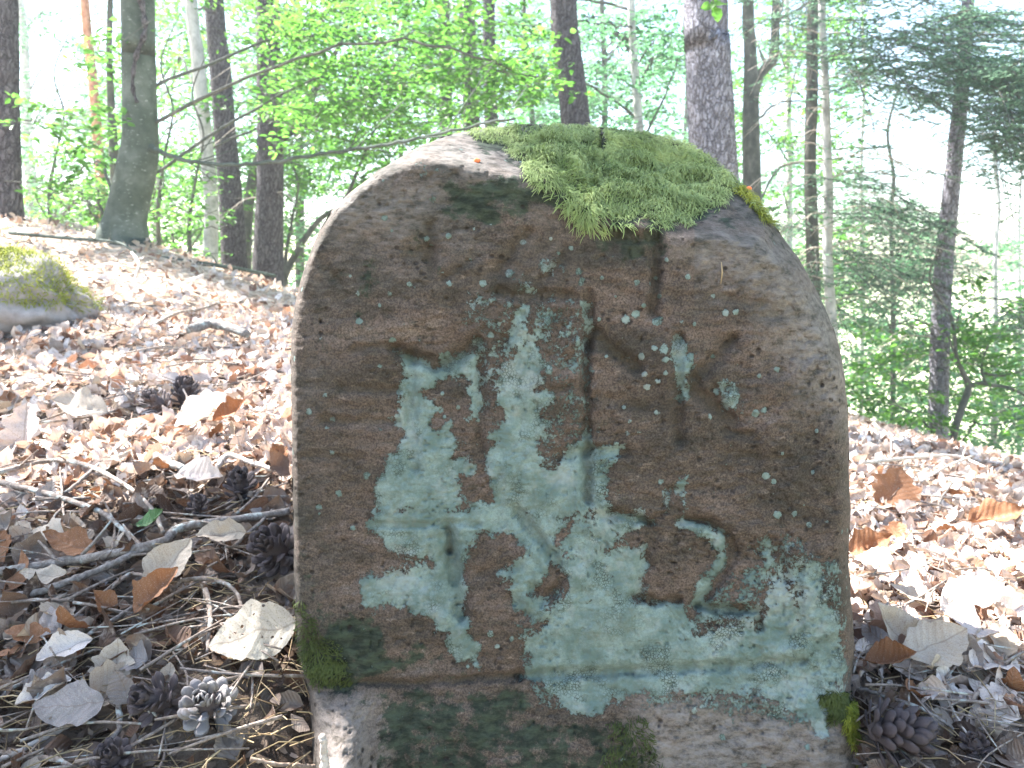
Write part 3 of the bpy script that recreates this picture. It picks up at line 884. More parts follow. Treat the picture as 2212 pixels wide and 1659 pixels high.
def build_stone():
    M, N = 1240, 235
    o = np.array(OUT, float)
    seg = np.r_[0, np.cumsum(np.hypot(*np.diff(np.vstack([o, o[:1]]), axis=0).T))]
    u = np.linspace(0, seg[-1], M, endpoint=False)
    oc = np.vstack([o, o[:1]])
    ol = np.stack([np.interp(u, seg, oc[:, 0]), np.interp(u, seg, oc[:, 1])], -1)
    for _ in range(6):
        ol = 0.25 * np.roll(ol, 1, 0) + 0.5 * ol + 0.25 * np.roll(ol, -1, 0)
    nrm_ = np.roll(ol, -1, 0) - np.roll(ol, 1, 0)
    nrm_ = np.stack([nrm_[:, 1], -nrm_[:, 0]], -1)
    nrm_ /= np.linalg.norm(nrm_, axis=1)[:, None]
    ol = ol + nrm_ * (2.5 * fbm(np.stack([ol[:, 0] / 30, ol[:, 1] / 30, 0 * u], -1), 3, 5))[:, None]
    C = np.array([1232.0, 1010.0])
    s = np.linspace(0, 1, N + 1)[1:]
    s = 1 - (1 - s) ** 1.12                       # a little denser towards the rim
    q = C + s[:, None, None] * (ol - C)[None]
    q = np.vstack([[C], q.reshape(-1, 2)])
    Y, masks = stone_surface(q)
    V = at(q[:, 0], q[:, 1], Y)
    nv = len(V)
    rim = V[-M:]
    # sides and back: rings that go back and close
    cen = rim.mean(0)
    rings = []
    for k, (dy, sc) in enumerate([(0.008, 1.0), (.02, 1.002), (.04, 1.004), (.07, 1.005), (.10, 1.003), (.14, 0.995), (.18, .975), (.21, .94), (.235, .88), (.25, .78), (.26, .6), (.265, .35), (.268, .1)]):
        c = rim.copy()
        c[:, 1] = c[:, 1] + dy
        c[:, [0, 2]] = cen[[0, 2]] + (c[:, [0, 2]] - cen[[0, 2]]) * sc
        y_flat = cen[1] + dy
        f = min(1, dy / .22)
        c[:, 1] = c[:, 1] * (1 - f) + (y_flat + .02) * f
        amp = .004 * min(1, dy / .05)
        c += amp * np.stack([fbm(c * 14, 3, 3), fbm(c * 14, 3, 4), fbm(c * 14, 3, 6)], -1)
        rings.append(c)
    back = np.vstack(rings)
    V = np.vstack([V, back, [[cen[0], cen[1] + .27, cen[2]]]])
    j = np.arange(M)
    k = (j + 1) % M
    tri = np.stack([np.zeros(M, int), 1 + j, 1 + k], -1)
    tot = N + len(rings)
    i = 1 + np.arange(tot - 1)[:, None] * M
    F = np.stack([i + j, i + M + j, i + M + k, i + k], -1).reshape(-1, 4)
    last = 1 + (tot - 1) * M
    tri2 = np.stack([last + j, np.full(M, len(V) - 1), last + k], -1)
    at_ = {}
    for kx, v in masks.items():
        vv = np.zeros(len(V))
        vv[:nv] = v
        vv[nv:] = 0.15 if kx == 'algae' else 0
        at_[kx] = vv
    fr = np.zeros(len(V)); fr[:nv] = 1
    at_['front'] = fr
    base = np.array([cen[0], .85, gz(cen[0], .85)[0]])
    root = thing('boundary_stone', base, 'old round-topped brown sandstone with worn carved letters, blotched with pale green lichen', 'boundary stone')
    body = part('stone_block', V, [F[:, ::-1], np.vstack([tri, tri2])[:, ::-1]], [M_STONE], root, attrs=at_)
    print('stone verts', len(V))
    return root, V[:nv], q, nv


STONE, SV, SQ, _ = build_stone()


# ---- moss: many small curved fronds
def fronds(P, N, D, L, W, lift, rng, segs=4):
    """ribbons: P start, N surface normal, D growth direction, L length, W width"""
    n = len(P)
    t = np.linspace(0, 1, segs + 1)[None, :, None]
    side = norm(np.cross(D, N))
    curl = rng.uniform(-.35, .35, (n, 1, 1))
    path = P[:, None] + D[:, None] * (L[:, None, None] * t) + N[:, None] * (lift[:, None, None] * np.sin(t * 2.6)) + side[:, None] * (L[:, None, None] * curl * t ** 2) + np.array([0, 0, -1.0]) * (L[:, None, None] * 0.35 * t ** 2)
    w = (W[:, None, None] * (np.sin(np.clip(t, 0.06, 1) * 3.0 + .1) * 0.9 + .12))
    A = path - side[:, None] * w
    B = path + side[:, None] * w
    V = np.stack([A, B], 2).reshape(n, -1, 3)
    k = V.shape[1]
    f = np.array([[2 * i, 2 * i + 1, 2 * i + 3, 2 * i + 2] for i in range(segs)])
    F = (np.arange(n)[:, None, None] * k + f[None]).reshape(-1, 4)
    tip = np.broadcast_to(np.repeat(t[0, :, 0], 2)[None], (n, k)).ravel()
    return V.reshape(-1, 3), F, tip


def vert_normals(V, q):
    """approximate front normals from finite differences of the surface function"""
    e = 3.0
    def pt(dq):
        Y, _ = surf_lo(q + dq)
        return at(q[:, 0] + dq[0], q[:, 1] + dq[1], Y)
    a = pt(np.array([e, 0.])) - pt(np.array([-e, 0.]))
    b = pt(np.array([0., e])) - pt(np.array([0., -e]))
    n = norm(np.cross(a, b))
    s = np.sign((n * (CAM - V)).sum(1))
    return n * s[:, None]


surf_lo = stone_surface
MOSS_TOP = [(1010, 290), (1040, 279), (1110, 270), (1200, 268), (1300, 273), (1400, 284), (1480, 303), (1545, 342), (1596, 390), (1640, 440), (1664, 478), (1640, 462), (1610, 420), (1590, 410), (1572, 425),
            (1556, 446), (1520, 455), (1484, 486), (1452, 476), (1430, 494), (1390, 468), (1340, 476), (1300, 470), (1272, 486), (1236, 460), (1216, 425),
            (1170, 400), (1132, 376), (1124, 350), (1112, 328), (1076, 306)]


def scatter_moss(poly, n, mat, name, parent, L=(.010, .022), W=.0009, lift=.004, thick=.006, seed=1, clump=True, edge_thin=25, yoff=0.0, down=0.9):
    rng = np.random.default_rng(seed)
    pp = np.array(poly, float)
    lo, hi = pp.min(0), pp.max(0)
    Q = rng.uniform(lo, hi, (n * 4, 2))
    d = sdist(Q, poly) + 14 * fbm(np.stack([Q[:, 0] / 30, Q[:, 1] / 30, 0 * Q[:, 0]], -1), 3, seed)
    keep = (d > 0) & (sdist(Q, OUT) > 1.0) & (rng.random(len(Q)) < sstep(-4, edge_thin, d) * .9 + .25)
    Q, d = Q[keep][:n], d[keep][:n]
    Y, _ = stone_surface(Q)
    V = at(Q[:, 0], Q[:, 1], Y)
    N = vert_normals(V, Q)
    th = thick * sstep(0, 45, d) * np.clip(0.62 + 1.5 * fbm(V * 55, 2, seed + 3), .08, 1.5) * rng.uniform(.35, 1, len(V))
    V = V + N * th[:, None]
    g = np.array([0, 0, -1.0])
    D = g - N * (N @ g)[:, None]
    D = norm(D + 0.0)
    cl = fbm(V * 38, 2, seed + 5)
    side = np.cross(D, N)
    ang = (cl * 3.2 + rng.normal(0, .75, len(V)))
    D = norm(D * np.cos(ang)[:, None] * down + side * np.sin(ang)[:, None] + N * rng.uniform(.0, .55, len(V))[:, None])
    Ls = rng.uniform(*L, len(V))
    Vv, F, tip = fronds(V, N, D, Ls, W * rng.uniform(.7, 1.5, len(V)), lift * rng.uniform(.4, 1.3, len(V)), rng)
    o = part(name, Vv, F, [mat], parent, attrs={'tip': tip}, smooth=False)
    tag(o, kind='stuff')
    return o


scatter_moss(MOSS_TOP, 44000, M_MOSS, 'moss', STONE, L=(.0035, .011), W=.00038, lift=.003, thick=.012, seed=3, edge_thin=60)
# moss crest seen against the light, and the hanging ends
scatter_moss([(1110, 370), (1200, 400), (1260, 440), (1310, 452), (1400, 450), (1470, 450), (1540, 430), (1560, 450), (1500, 480), (1440, 505), (1380, 488), (1320, 498), (1270, 502), (1225, 470), (1200, 430), (1140, 400)], 520, M_MOSS, 'moss', STONE, L=(.006, .013), W=.0004, lift=.002, seed=18, thick=.004)
scatter_moss([(1570, 392), (1600, 395), (1645, 442), (1668, 486), (1648, 480), (1600, 425)], 700, M_MOSS_Y, 'moss', STONE, L=(.008, .018), W=.0006, seed=8, thick=.003)
scatter_moss([(634, 1290), (660, 1300), (690, 1360), (760, 1420), (770, 1480), (720, 1490), (670, 1470), (640, 1400)], 1100, M_MOSS_D, 'moss', STONE, L=(.003, .007), W=.0005, lift=.003, seed=9, thick=.004)
scatter_moss([(1815, 1520), (1850, 1500), (1880, 1660), (1880, 1800), (1840, 1760), (1846, 1640)], 3600, M_MOSS_Y, 'moss', STONE, L=(.004, .011), W=.0006, lift=.003, seed=10, thick=.007)
scatter_moss([(1320, 1545), (1400, 1545), (1440, 1660), (1450, 1760), (1260, 1760), (1300, 1640)], 900, M_MOSS_D, 'moss', STONE, L=(.003, .007), W=.0005, lift=.003, seed=11, thick=.004)
scatter_moss([(1770, 1500), (1840, 1490), (1845, 1560), (1790, 1560)], 1400, M_MOSS_D, 'moss', STONE, L=(.003, .008), W=.0005, lift=.0015, seed=12, thick=.0025)


# ------------------------------------------------------------------ leaves
def leaf_grid(nu, nv, width=.62, ruffle=0.0, lobed=False, seed=0):
    """a leaf one unit long: returns V (x along, y across), faces, uv"""
    u = np.linspace(0, 1, nu)
    v = np.linspace(-1, 1, nv)
    U, W = np.meshgrid(u, v, indexing='ij')
    w = 0.5 * width * np.sin(math.pi * np.clip(U, 0, 1) ** 0.88) ** 0.78
    if lobed:
        w = w * (0.72 + 0.38 * np.abs(np.sin(U * math.pi * 4.2)))
    x = U.copy()
    y = W * w
    z = ruffle * np.sin(2 * math.pi * 8.5 * (U - np.abs(y) * .75)) * np.abs(W) ** .6
    if nu > 12:
        rr = np.stack([U * 9, np.sign(W) * 3.0, 0 * U + seed * 1.7], -1)
        y = y * (1 + .16 * vnoise(rr, 5) * np.abs(W) ** 3 + .06 * vnoise(rr * 2.7, 6) * np.abs(W) ** 3)
        z = z + .05 * vnoise(rr * .7, 7) * np.abs(W) ** 2
    V = np.stack([x, y, z], -1).reshape(-1, 3)
    i = np.arange(nu - 1)[:, None] * nv + np.arange(nv - 1)[None, :]
    F = np.stack([i, i + 1, i + nv + 1, i + nv], -1).reshape(-1, 4)
    uv = np.stack([x, y, 0 * x], -1).reshape(-1, 3)
    return V, F, uv


def bend_leaf(V, fold, curl, twist=0.0, cup=0.0, seed=0):
    V = V.copy()
    x, y, z = V.T
    z = z + fold * np.abs(y) + cup * y ** 2 * 4
    ang = twist * (x - .5)
    y2 = y * np.cos(ang) - z * np.sin(ang)
    z2 = y * np.sin(ang) + z * np.cos(ang)
    # curl along the length: bend on an arc
    if abs(curl) > 1e-3:
        k = curl
        xx = np.sin(k * x) / k
        zz = (1 - np.cos(k * x)) / k
        x, z3 = xx - z2 * np.sin(k * x), zz + z2 * np.cos(k * x)
    else:
        z3 = z2
    V = np.stack([x, y2, z3], -1)
    V += 0.045 * np.stack([fbm(V * 4.5 + seed, 3, 1), fbm(V * 4.5 + seed, 3, 2), 1.9 * fbm(V * 4.5 + seed, 3, 3)], -1)
    V[:, 0] -= .5
    return V


STEM = None


def leaf_mesh(name, mat, nu=19, nv=9, width=.62, ruffle=.007, fold=.2, curl=.6, twist=0.3, cup=0.0, lobed=False, seed=0):
    V, F, uv = leaf_grid(nu, nv, width, ruffle, lobed, seed)
    V = bend_leaf(V, fold, curl, twist, cup, seed)
    # leaf stalk
    a = V[:nv].mean(0)
    T, TF = tube(np.array([a, a + [-.08, .01, -.005], a + [-.17, .03, .01]]), [.010, .008, .008], 4)
    VV, FF = join([(V, [F]), (T, TF)])
    uvs = np.vstack([uv, np.tile([[.5, 0.0, 0]], (len(T), 1))])
    return make_mesh(name, VV, FF, [mat], attrs={'luv': uvs})


def leaf_batch(P, X, Nn, size, rng, nu=5, nv=3, width=.62, curl=(-2.4, 2.6), fold=(-.5, 1.2), shrink=1.0):
    """many leaves in one mesh"""
    V0, F0, uv0 = leaf_grid(nu, nv, width)
    n, k = len(P), len(V0)
    x = np.broadcast_to(V0[:, 0], (n, k)).copy()
    y = np.broadcast_to(V0[:, 1], (n, k)) * rng.uniform(.45, 1.2, (n, 1))
    z = rng.uniform(*fold, (n, 1)) * np.abs(y)
    tw = rng.normal(0, .8, (n, 1)) * (x - .5)
    y, z = y * np.cos(tw) - z * np.sin(tw), y * np.sin(tw) + z * np.cos(tw)
    c = rng.uniform(*curl, (n, 1)) + 1e-3
    xx = np.sin(c * x) / c - z * np.sin(c * x)
    zz = (1 - np.cos(c * x)) / c + z * np.cos(c * x)
    xx = xx - .5
    zz = zz + rng.normal(0, .035, (n, k))
    Yd = np.cross(Nn, X)
    V = P[:, None] + size[:, None, None] * (xx[..., None] * X[:, None] + y[..., None] * Yd[:, None] + zz[..., None] * Nn[:, None])
    F = (np.arange(n)[:, None, None] * k + F0[None]).reshape(-1, 4)
    uv = np.broadcast_to(uv0[None], (n, k, 3)).reshape(-1, 3)
    return V.reshape(-1, 3), F, uv


def ground_normal(x, y, e=.03):
    a = (gz(x + e, y) - gz(x - e, y)) / (2 * e)
    b = (gz(x, y + e) - gz(x, y - e)) / (2 * e)
    return norm(np.stack([-a, -b, np.ones(len(a))], -1))


def in_stone(x, y, m=0.0):
    return (x > -.215 - m) & (x < .335 + m) & (y > .72 - m) & (y < 1.03 + m)


def scatter_litter():
    rng = np.random.default_rng(21)
    def sample(n, y0, y1, wide, power):
        u = rng.random(n * 3)
        y = (y0 ** power + u * (y1 ** power - y0 ** power)) ** (1 / power)
        x = rng.uniform(-1, 1, n * 3) * (wide * y + .25)
        k = ~in_stone(x, y, -.01)
        return x[k][:n], y[k][:n]
    parts, uvs, nfs = [], [], []
    for (n, y0, y1, nu, nv, size, pw) in [(4600, .40, 1.6, 9, 5, (.026, .06), 1.5), (6500, .40, 1.6, 4, 3, (.010, .030), 1.5), (12000, 1.3, 3.4, 5, 3, (.022, .062), 1.6), (11000, 3.0, 7.5, 4, 3, (.03, .07), 1.7)]:
        x, y = sample(n, y0, y1, .78, pw)
        z = gz(x, y)
        lay = rng.random(n)
        # keep the bare dark hollow at the stone's left foot and the needle bed freer of leaves
        bare = np.exp(-(((x + .22) / .10) ** 2 + ((y - .70) / .10) ** 2))
        bare2 = 0.30 * np.exp(-(((x + .33) / .16) ** 2 + ((y - .74) / .12) ** 2))
        k = (rng.random(n) > np.maximum(bare, bare2)) & ~((x > -.20) & (x < .36) & (y < .76))
        x, y, z, lay = x[k], y[k], z[k], lay[k]
        m = len(x)
        N = norm(ground_normal(x, y) + rng.normal(0, .5, (m, 3)) * [1, 1, .3])
        a = rng.uniform(0, 2 * math.pi, m)
        X = np.stack([np.cos(a), np.sin(a), np.zeros(m)], -1)
        X = norm(X - N * (X * N).sum(1)[:, None])
        P = np.stack([x, y, z + .002 + .017 * lay], -1)
        V, F, uv = leaf_batch(P, X, N, rng.uniform(*size, m), rng, nu, nv)
        parts.append((V, [F])); uvs.append(uv)
        shade = ((x < -.18) & (y < 1.2 + .10 * np.sin(x * 9)) | ((y < .86 - (x - .34) * .58) & (x > 0))).astype(float)  # darker leaf copy goes where canopy and stone shadow fall
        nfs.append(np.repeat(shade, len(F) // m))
    V, F = join(parts)
    me = make_mesh('leaf_litter', V, F, [M_DRY, M_DRY_SHADE], attrs={'luv': np.vstack(uvs)}, mat_index=np.concatenate(nfs))
    tag(link('leaf_litter', me), 'layer of dry tan beech leaves covering the whole slope around the stone', 'leaf litter', kind='stuff')
    # needles
    n = 12000
    x, y = sample(n, .42, 1.9, .8, 1.15)
    w = np.exp(-(((x + .34) / .22) ** 2 + ((y - .76) / .16) ** 2)) + .22 + .6 * np.exp(-(((x - .38) / .12) ** 2 + ((y - .76) / .1) ** 2))
    k = rng.random(n) < w
    x, y = x[k], y[k]
    m = len(x)
    z = gz(x, y) + rng.uniform(.004, .026, m)
    a = rng.uniform(0, 2 * math.pi, m)
    D = norm(np.stack([np.cos(a), np.sin(a), rng.normal(0, .28, m)], -1))
    S = norm(np.cross(D, [0, 0, 1.0]))
    U = np.cross(S, D)
    L = rng.uniform(.018, .06, m)[:, None]
    W = rng.uniform(.00045, .0008, m)[:, None]
    c = np.stack([x, y, z], -1)
    bow = U * L * rng.uniform(.0, .12, m)[:, None]
    rings = []
    for t, off in ((-.5, 0), (0, 1), (.5, 0)):
        p = c + D * L * t + bow * off
        rings += [p + S * W, p - S * W * .6 + U * W, p - S * W * .6 - U * W]
    V = np.stack(rings, 1)
    f = []
    for s_ in (0, 3):
        for q_ in range(3):
            f.append([s_ + q_, s_ + (q_ + 1) % 3, s_ + 3 + (q_ + 1) % 3, s_ + 3 + q_])
    F = (np.arange(m)[:, None, None] * 9 + np.array(f)[None]).reshape(-1, 4)
    me = make_mesh('fallen_needles', V.reshape(-1, 3), F, [M_NEEDLE])
    tag(link('fallen_needles', me), 'dry straw coloured pine needles strewn between the leaves near the stone', 'pine needles', kind='stuff')
    # crumbs of bark, cone scales and bits of leaf
    n = 16000
    x, y = sample(n, .42, 2.2, .8, 1.2)
    z = gz(x, y) + rng.uniform(.0, .012, n)
    k6 = 6
    base = np.array([[1, 0, 0], [.3, .6, .1], [-.7, .5, 0], [-1, -.1, .1], [-.2, -.6, 0], [.7, -.4, .12]], float)
    R = norm(rng.normal(0, 1, (n, 3)) + [0, 0, 1.5])
    a = rng.uniform(0, 2 * math.pi, n)
    X = np.stack([np.cos(a), np.sin(a), 0 * a], -1)
    X = norm(X - R * (X * R).sum(1)[:, None])
    Yd = np.cross(R, X)
    sz = rng.uniform(.002, .008, n)[:, None, None]
    asp = rng.uniform(.35, .9, n)[:, None, None]
    V = np.stack([x, y, z], -1)[:, None] + sz * (base[None, :, 0:1] * X[:, None] + asp * base[None, :, 1:2] * Yd[:, None] + base[None, :, 2:3] * R[:, None])
    F = (np.arange(n)[:, None] * 6 + np.arange(6)[None])
    me = make_mesh('litter_crumbs', V.reshape(-1, 3), [F[:, [0, 1, 2, 3]], F[:, [0, 3, 4, 5]]], [M_DEBRIS])
    tag(link('litter_crumbs', me), 'dark crumbs of bark and broken leaf lying in the litter', 'debris', kind='stuff')


scatter_litter()

# ---- leaves one can tell apart
LEAF_VARIANTS = []
for i, kw in enumerate([dict(fold=.15, curl=.5, twist=.2), dict(fold=.5, curl=-.8, twist=.5), dict(fold=.35, curl=1.3, twist=-.4), dict(fold=.8, curl=.4, twist=.9),
                        dict(fold=-.25, curl=1.0, twist=-.7, width=.55), dict(fold=.2, curl=-.4, cup=.6, width=.68), dict(fold=.3, curl=1.9, twist=.3), dict(fold=.3, curl=.6, width=.8, lobed=True, nu=21)]):
    LEAF_VARIANTS.append([leaf_mesh('dry_leaf', mt, seed=i * 3 + j, **kw) for j, mt in enumerate((M_DRY_SHADE, M_DRY_PALE, M_DRY_RUST, M_DRY_GREY, M_DRY))])
CURL_WORD = ['flat', 'cupped', 'curled', 'folded', 'twisted', 'flat', 'rolled', 'lobed']
MAT_WORD = ['brown', 'pale tan', 'rust red', 'grey']


def put_leaf(me, P, X, N, size, label, group=None, name='dry_leaf'):
    X = norm(X - N * (X @ N))
    Yd = np.cross(N, X)
    o = link(name, me)
    R = Matrix(((X[0], Yd[0], N[0]), (X[1], Yd[1], N[1]), (X[2], Yd[2], N[2])))
    o.matrix_world = Matrix.Translation(Vector(P)) @ R.to_4x4() @ Matrix.Scale(size, 4)
    return tag(o, label, 'leaf', group)


def hero_leaf(px, py, Y, ang, length, face, mat, label, **kw):
    """ang: direction of the tip on the picture in degrees (0 right, 90 up); face: how much the leaf faces the camera"""
    P = at(px, py, Y)
    a = math.radians(ang)
    N = norm(np.array([0, -face, 1 - face * .6]) + np.array(kw.pop('tilt', (0, 0, 0)), float))
    Xv = np.array([math.cos(a), math.sin(a) * (1 - face), math.sin(a) * face + .0])
    kw.setdefault('nu', 21); kw.setdefault('nv', 9)
    me = leaf_mesh('dry_leaf', mat, seed=int(px), **kw)
    return put_leaf(me, P, norm(Xv), N, length * Y / FPX, label)


def ground_hit(px, py, h=0.0):
    """distance Y where the view ray first meets the ground"""
    Ys = np.concatenate([np.linspace(.4, 2, 161), np.linspace(2.02, 8, 200)])
    a, b = ray(px, py)
    d = (CAM[2] + b * Ys) - gz(a * Ys, Ys) - h
    k = np.where(d < 0)[0]
    return float(Ys[k[0]]) if len(k) else 8.0


HERO = [  # px, py, length px, angle, face, material, label, shape
    (548, 1372, 200, 205, .72, M_DRY_HOLES, 'large pale beech leaf with insect holes leaning against lower left edge of stone', dict(fold=.12, curl=.25, width=.66)),
    (478, 1160, 112, 200, .55, M_DRY_PALE, 'narrow pale folded leaf above the needle bed, beside dark cone by stone', dict(fold=.7, curl=.5, width=.55)),
    (372, 1228, 150, 70, .5, M_DRY_PALE, 'tan leaf with small holes standing between thick grey stick and needle bed', dict(fold=.5, curl=.5)),
    (350, 1285, 130, 60, .4, M_DRY_RUST, 'rust brown rolled leaf under the arched twig left of the needles', dict(fold=.9, curl=.8)),
    (95, 1245, 105, 190, .4, M_DRY_PALE, 'pale grey green leaf lying between the two thick grey sticks', dict(fold=.25, curl=.4, width=.45)),
    (90, 1150, 110, 160, .35, M_DRY_PALE, 'broad cream leaf at left edge above the sticks', dict(fold=.3, curl=-.5, width=.75)),
    (150, 1185, 120, 175, .35, M_DRY_RUST, 'orange brown leaf tucked behind the upper thick stick', dict(fold=.5, curl=.7)),
    (225, 1312, 80, 150, .35, M_DRY_RUST, 'small rusty leaf curled under the green grey twig', dict(fold=.8, curl=1.3)),
    (80, 1350, 130, 170, .35, M_DRY_GREY, 'crumpled grey leaf at left edge below the thick sticks', dict(fold=.4, curl=-1.0, width=.8)),
    (60, 1375, 100, 185, .3, M_DRY_RUST, 'golden brown leaf under the crumpled grey leaf', dict(fold=.3, curl=.5)),
    (140, 1410, 120, 230, .45, M_DRY, 'brown elongated leaf slanting below the crumpled grey leaf', dict(fold=.7, curl=.4)),
    (150, 1530, 150, 200, .45, M_DRY_GREY, 'large worn whitish leaf left of the two cones', dict(fold=.15, curl=.4, width=.75)),
    (100, 1500, 120, 235, .4, M_DRY, 'long reddish brown leaf rolled beside the worn whitish leaf', dict(fold=1.0, curl=.3, width=.5)),
    (285, 1418, 80, 160, .55, M_DRY_GREY, 'crumbled pale grey leaf above the two cones', dict(fold=.3, curl=-.8, width=.9)),
    (270, 1480, 90, 110, .8, M_DRY_GREY, 'shrivelled lilac grey leaf upright on a twig left of the cones', dict(fold=.9, curl=.9, width=.7)),
    (366, 1460, 60, 90, .6, M_DRY_PALE, 'small pale leaf just above the gap between both cones', dict(fold=.6, curl=.6)),
    (455, 860 + 50, 150, 15, .45, M_DRY, 'big brown leaf with raised edge on the sunlit slope', dict(fold=.6, curl=1.0, width=.7)),
    (440, 1040, 130, 340, .45, M_DRY, 'ribbed tan leaf folded open below the pale bark piece', dict(fold=1.0, curl=.5, width=.6)),
    (505, 900, 90, 30, .5, M_DRY_RUST, 'orange brown leaf tip lit by sun, halfway up the slope', dict(fold=.8, curl=.9)),
    (170, 890, 120, 190, .4, M_DRY_PALE, 'big cream leaf lying in full sun on left slope', dict(fold=.4, curl=.8, width=.75)),
    (605, 985, 60, 120, .5, M_DRY_RUST, 'small deep red leaf beside the left edge of stone', dict(fold=.9, curl=.9)),
    (60, 930, 130, 95, .6, M_DRY, 'upright pinkish brown lobed leaf at left edge in sun', dict(fold=.5, curl=.5, lobed=True)),
    (1880, 1190, 110, 10, .45, M_DRY_RUST, 'rust leaf against the right edge of stone', dict(fold=.8, curl=1.0)),
    (1895, 1235, 110, 300, .5, M_DRY, 'tan curled leaf just right of stone under the rust leaf', dict(fold=.7, curl=1.5)),
    (1930, 1060, 120, 70, .6, M_DRY_RUST, 'orange star lobed leaf upright on the right slope', dict(fold=.3, curl=.4, lobed=True, width=.85)),
    (2100, 1300, 150, 10, .35, M_DRY, 'large tan leaf with rust middle lying in sun at right', dict(fold=.5, curl=.8)),
    (1925, 1370, 150, 120, .5, M_DRY_PALE, 'pinkish leaf standing on edge right of stone', dict(fold=.6, curl=.9)),
    (2020, 1400, 160, 20, .35, M_DRY_PALE, 'broad sun bleached leaf at right foreground', dict(fold=.2, curl=.6, width=.75)),
    (1930, 1445, 130, 335, .35, M_DRY_RUST, 'dark red rolled leaf in front of the bleached leaf', dict(fold=1.0, curl=1.3)),
    (2150, 1130, 120, 350, .35, M_DRY_RUST, 'reddish leaf on the far right slope below the ridge', dict(fold=.8, curl=.8)),
    (2150, 1420, 140, 30, .35, M_DRY, 'brown leaf with split edge at right edge of picture', dict(fold=.5, curl=-.8)),
]
for (px, py, L, ang, face, mt, lab, kw) in HERO:
    hero_leaf(px, py, ground_hit(px, py + L * .18, .026), ang, L, face, mt, lab, **kw)


def individuals():
    rng = np.random.default_rng(33)
    n = 0
    tries = 0
    used = set()
    while n < 215 and tries < 4000:
        tries += 1
        left = rng.random() < .72
        px = rng.uniform(0, 620) if left else rng.uniform(1850, 2212)
        py = rng.uniform(720, 1600) if left else rng.uniform(1020, 1560)
        if left and px > 330 and py > 1200: continue
        if left and py > 1150 and rng.random() < .45: continue
        Y = ground_hit(px, py)
        if Y > 3.2: continue
        P = at(px, py, Y)
        P[2] = gz(P[0], P[1])[0] + rng.uniform(.014, .026)
        N = norm(ground_normal(np.array([P[0]]), np.array([P[1]]))[0] + rng.normal(0, .38, 3) * [1, 1, .2] + [0, -.2, 0])
        a = rng.uniform(0, 2 * math.pi)
        X = np.array([math.cos(a), math.sin(a), .1])
        sh = int(rng.integers(0, 8))
        mi = int(rng.choice(4, p=[.60, .17, .08, .15]))
        where = ('in the needle bed left of the stone' if px > 250 and py > 1150 else 'among the left foreground sticks' if py > 1000 else 'in the sun patch on left slope' if py > 800 else 'high on the left slope') if left else ('close to the right side of stone' if px < 1980 else 'in full sun at the right')
        size = rng.uniform(.032, .064)
        tipdir = 'pointing right' if X[0] > .72 else 'pointing left' if X[0] < -.72 else 'pointing uphill' if X[1] > 0 else 'pointing downhill'
        lab = f"{'small' if size < .045 else 'medium' if size < .058 else 'large'} {MAT_WORD[mi]} {CURL_WORD[sh]} leaf {tipdir} {where}"
        if lab in used: continue
        used.add(lab)
        me = LEAF_VARIANTS[sh][mi]
        if mi == 0 and (not left or py < 1020): me = LEAF_VARIANTS[sh][4]  # leaves in the sunlit zones take the paler copy
        put_leaf(me, P, X, N, size, lab, 'dry beech leaves on the slope')
        n += 1


individuals()


# ------------------------------------------------------------------ sticks on the ground
def stick(pix, wpx, label, mat=None, lift=0.004, depth=None, name='fallen_stick', nodes=True, cat='stick', snags=0):
    pix = np.array(pix, float)
    n = max(14, len(pix) * 8)
    Q = resample(pix, n)
    if depth is None:
        Y0 = np.array([ground_hit(a, b + wpx * .5, .034) for a, b in pix])
    else:
        Y0 = np.array([depth] * len(pix)) if np.isscalar(depth) else np.array(depth, float)
    Ys = np.interp(np.linspace(0, 1, n), np.linspace(0, 1, len(pix)), Y0)
    Ys = np.convolve(np.pad(Ys, 4, 'edge'), np.ones(9) / 9, 'valid')
    P = at(Q[:, 0], Q[:, 1], Ys - wpx * .5 * Ys / FPX - lift)
    r = wpx * .5 * Ys / FPX * np.linspace(1.08, .8, n)
    rg = np.random.default_rng(int(pix[0, 0] * 7 + pix[0, 1]))
    r = r * (1 + .10 * np.sin(np.linspace(0, n * .8, n) + rg.uniform(0, 6)) * .6 + rg.normal(0, .035, n))
    P = P + rg.normal(0, .0004, P.shape)
    V, F = tube(P, r, 9, True, .16, 170, 5)
    root = thing(name, P[len(P) // 2] - [0, 0, float(r.mean())], label, cat)
    part('wood', V, F, [mat or M_TWIG], root)
    for s in range(snags):
        i = int(rg.uniform(.2, .85) * n)
        d = norm(rg.normal(0, 1, 3) * [1, .7, .6] + [0, 0, .5])
        L = rg.uniform(1.5, 5) * r[i] * 3
        pts = np.array([P[i], P[i] + d * L * .5 + rg.normal(0, .1, 3) * L * .3, P[i] + d * L])
        V, F = tube(resample(pts, 5), np.linspace(r[i] * .5, r[i] * .2, 5), 6)
        part('side_twig', V, F, [mat or M_TWIG], root)
    return root


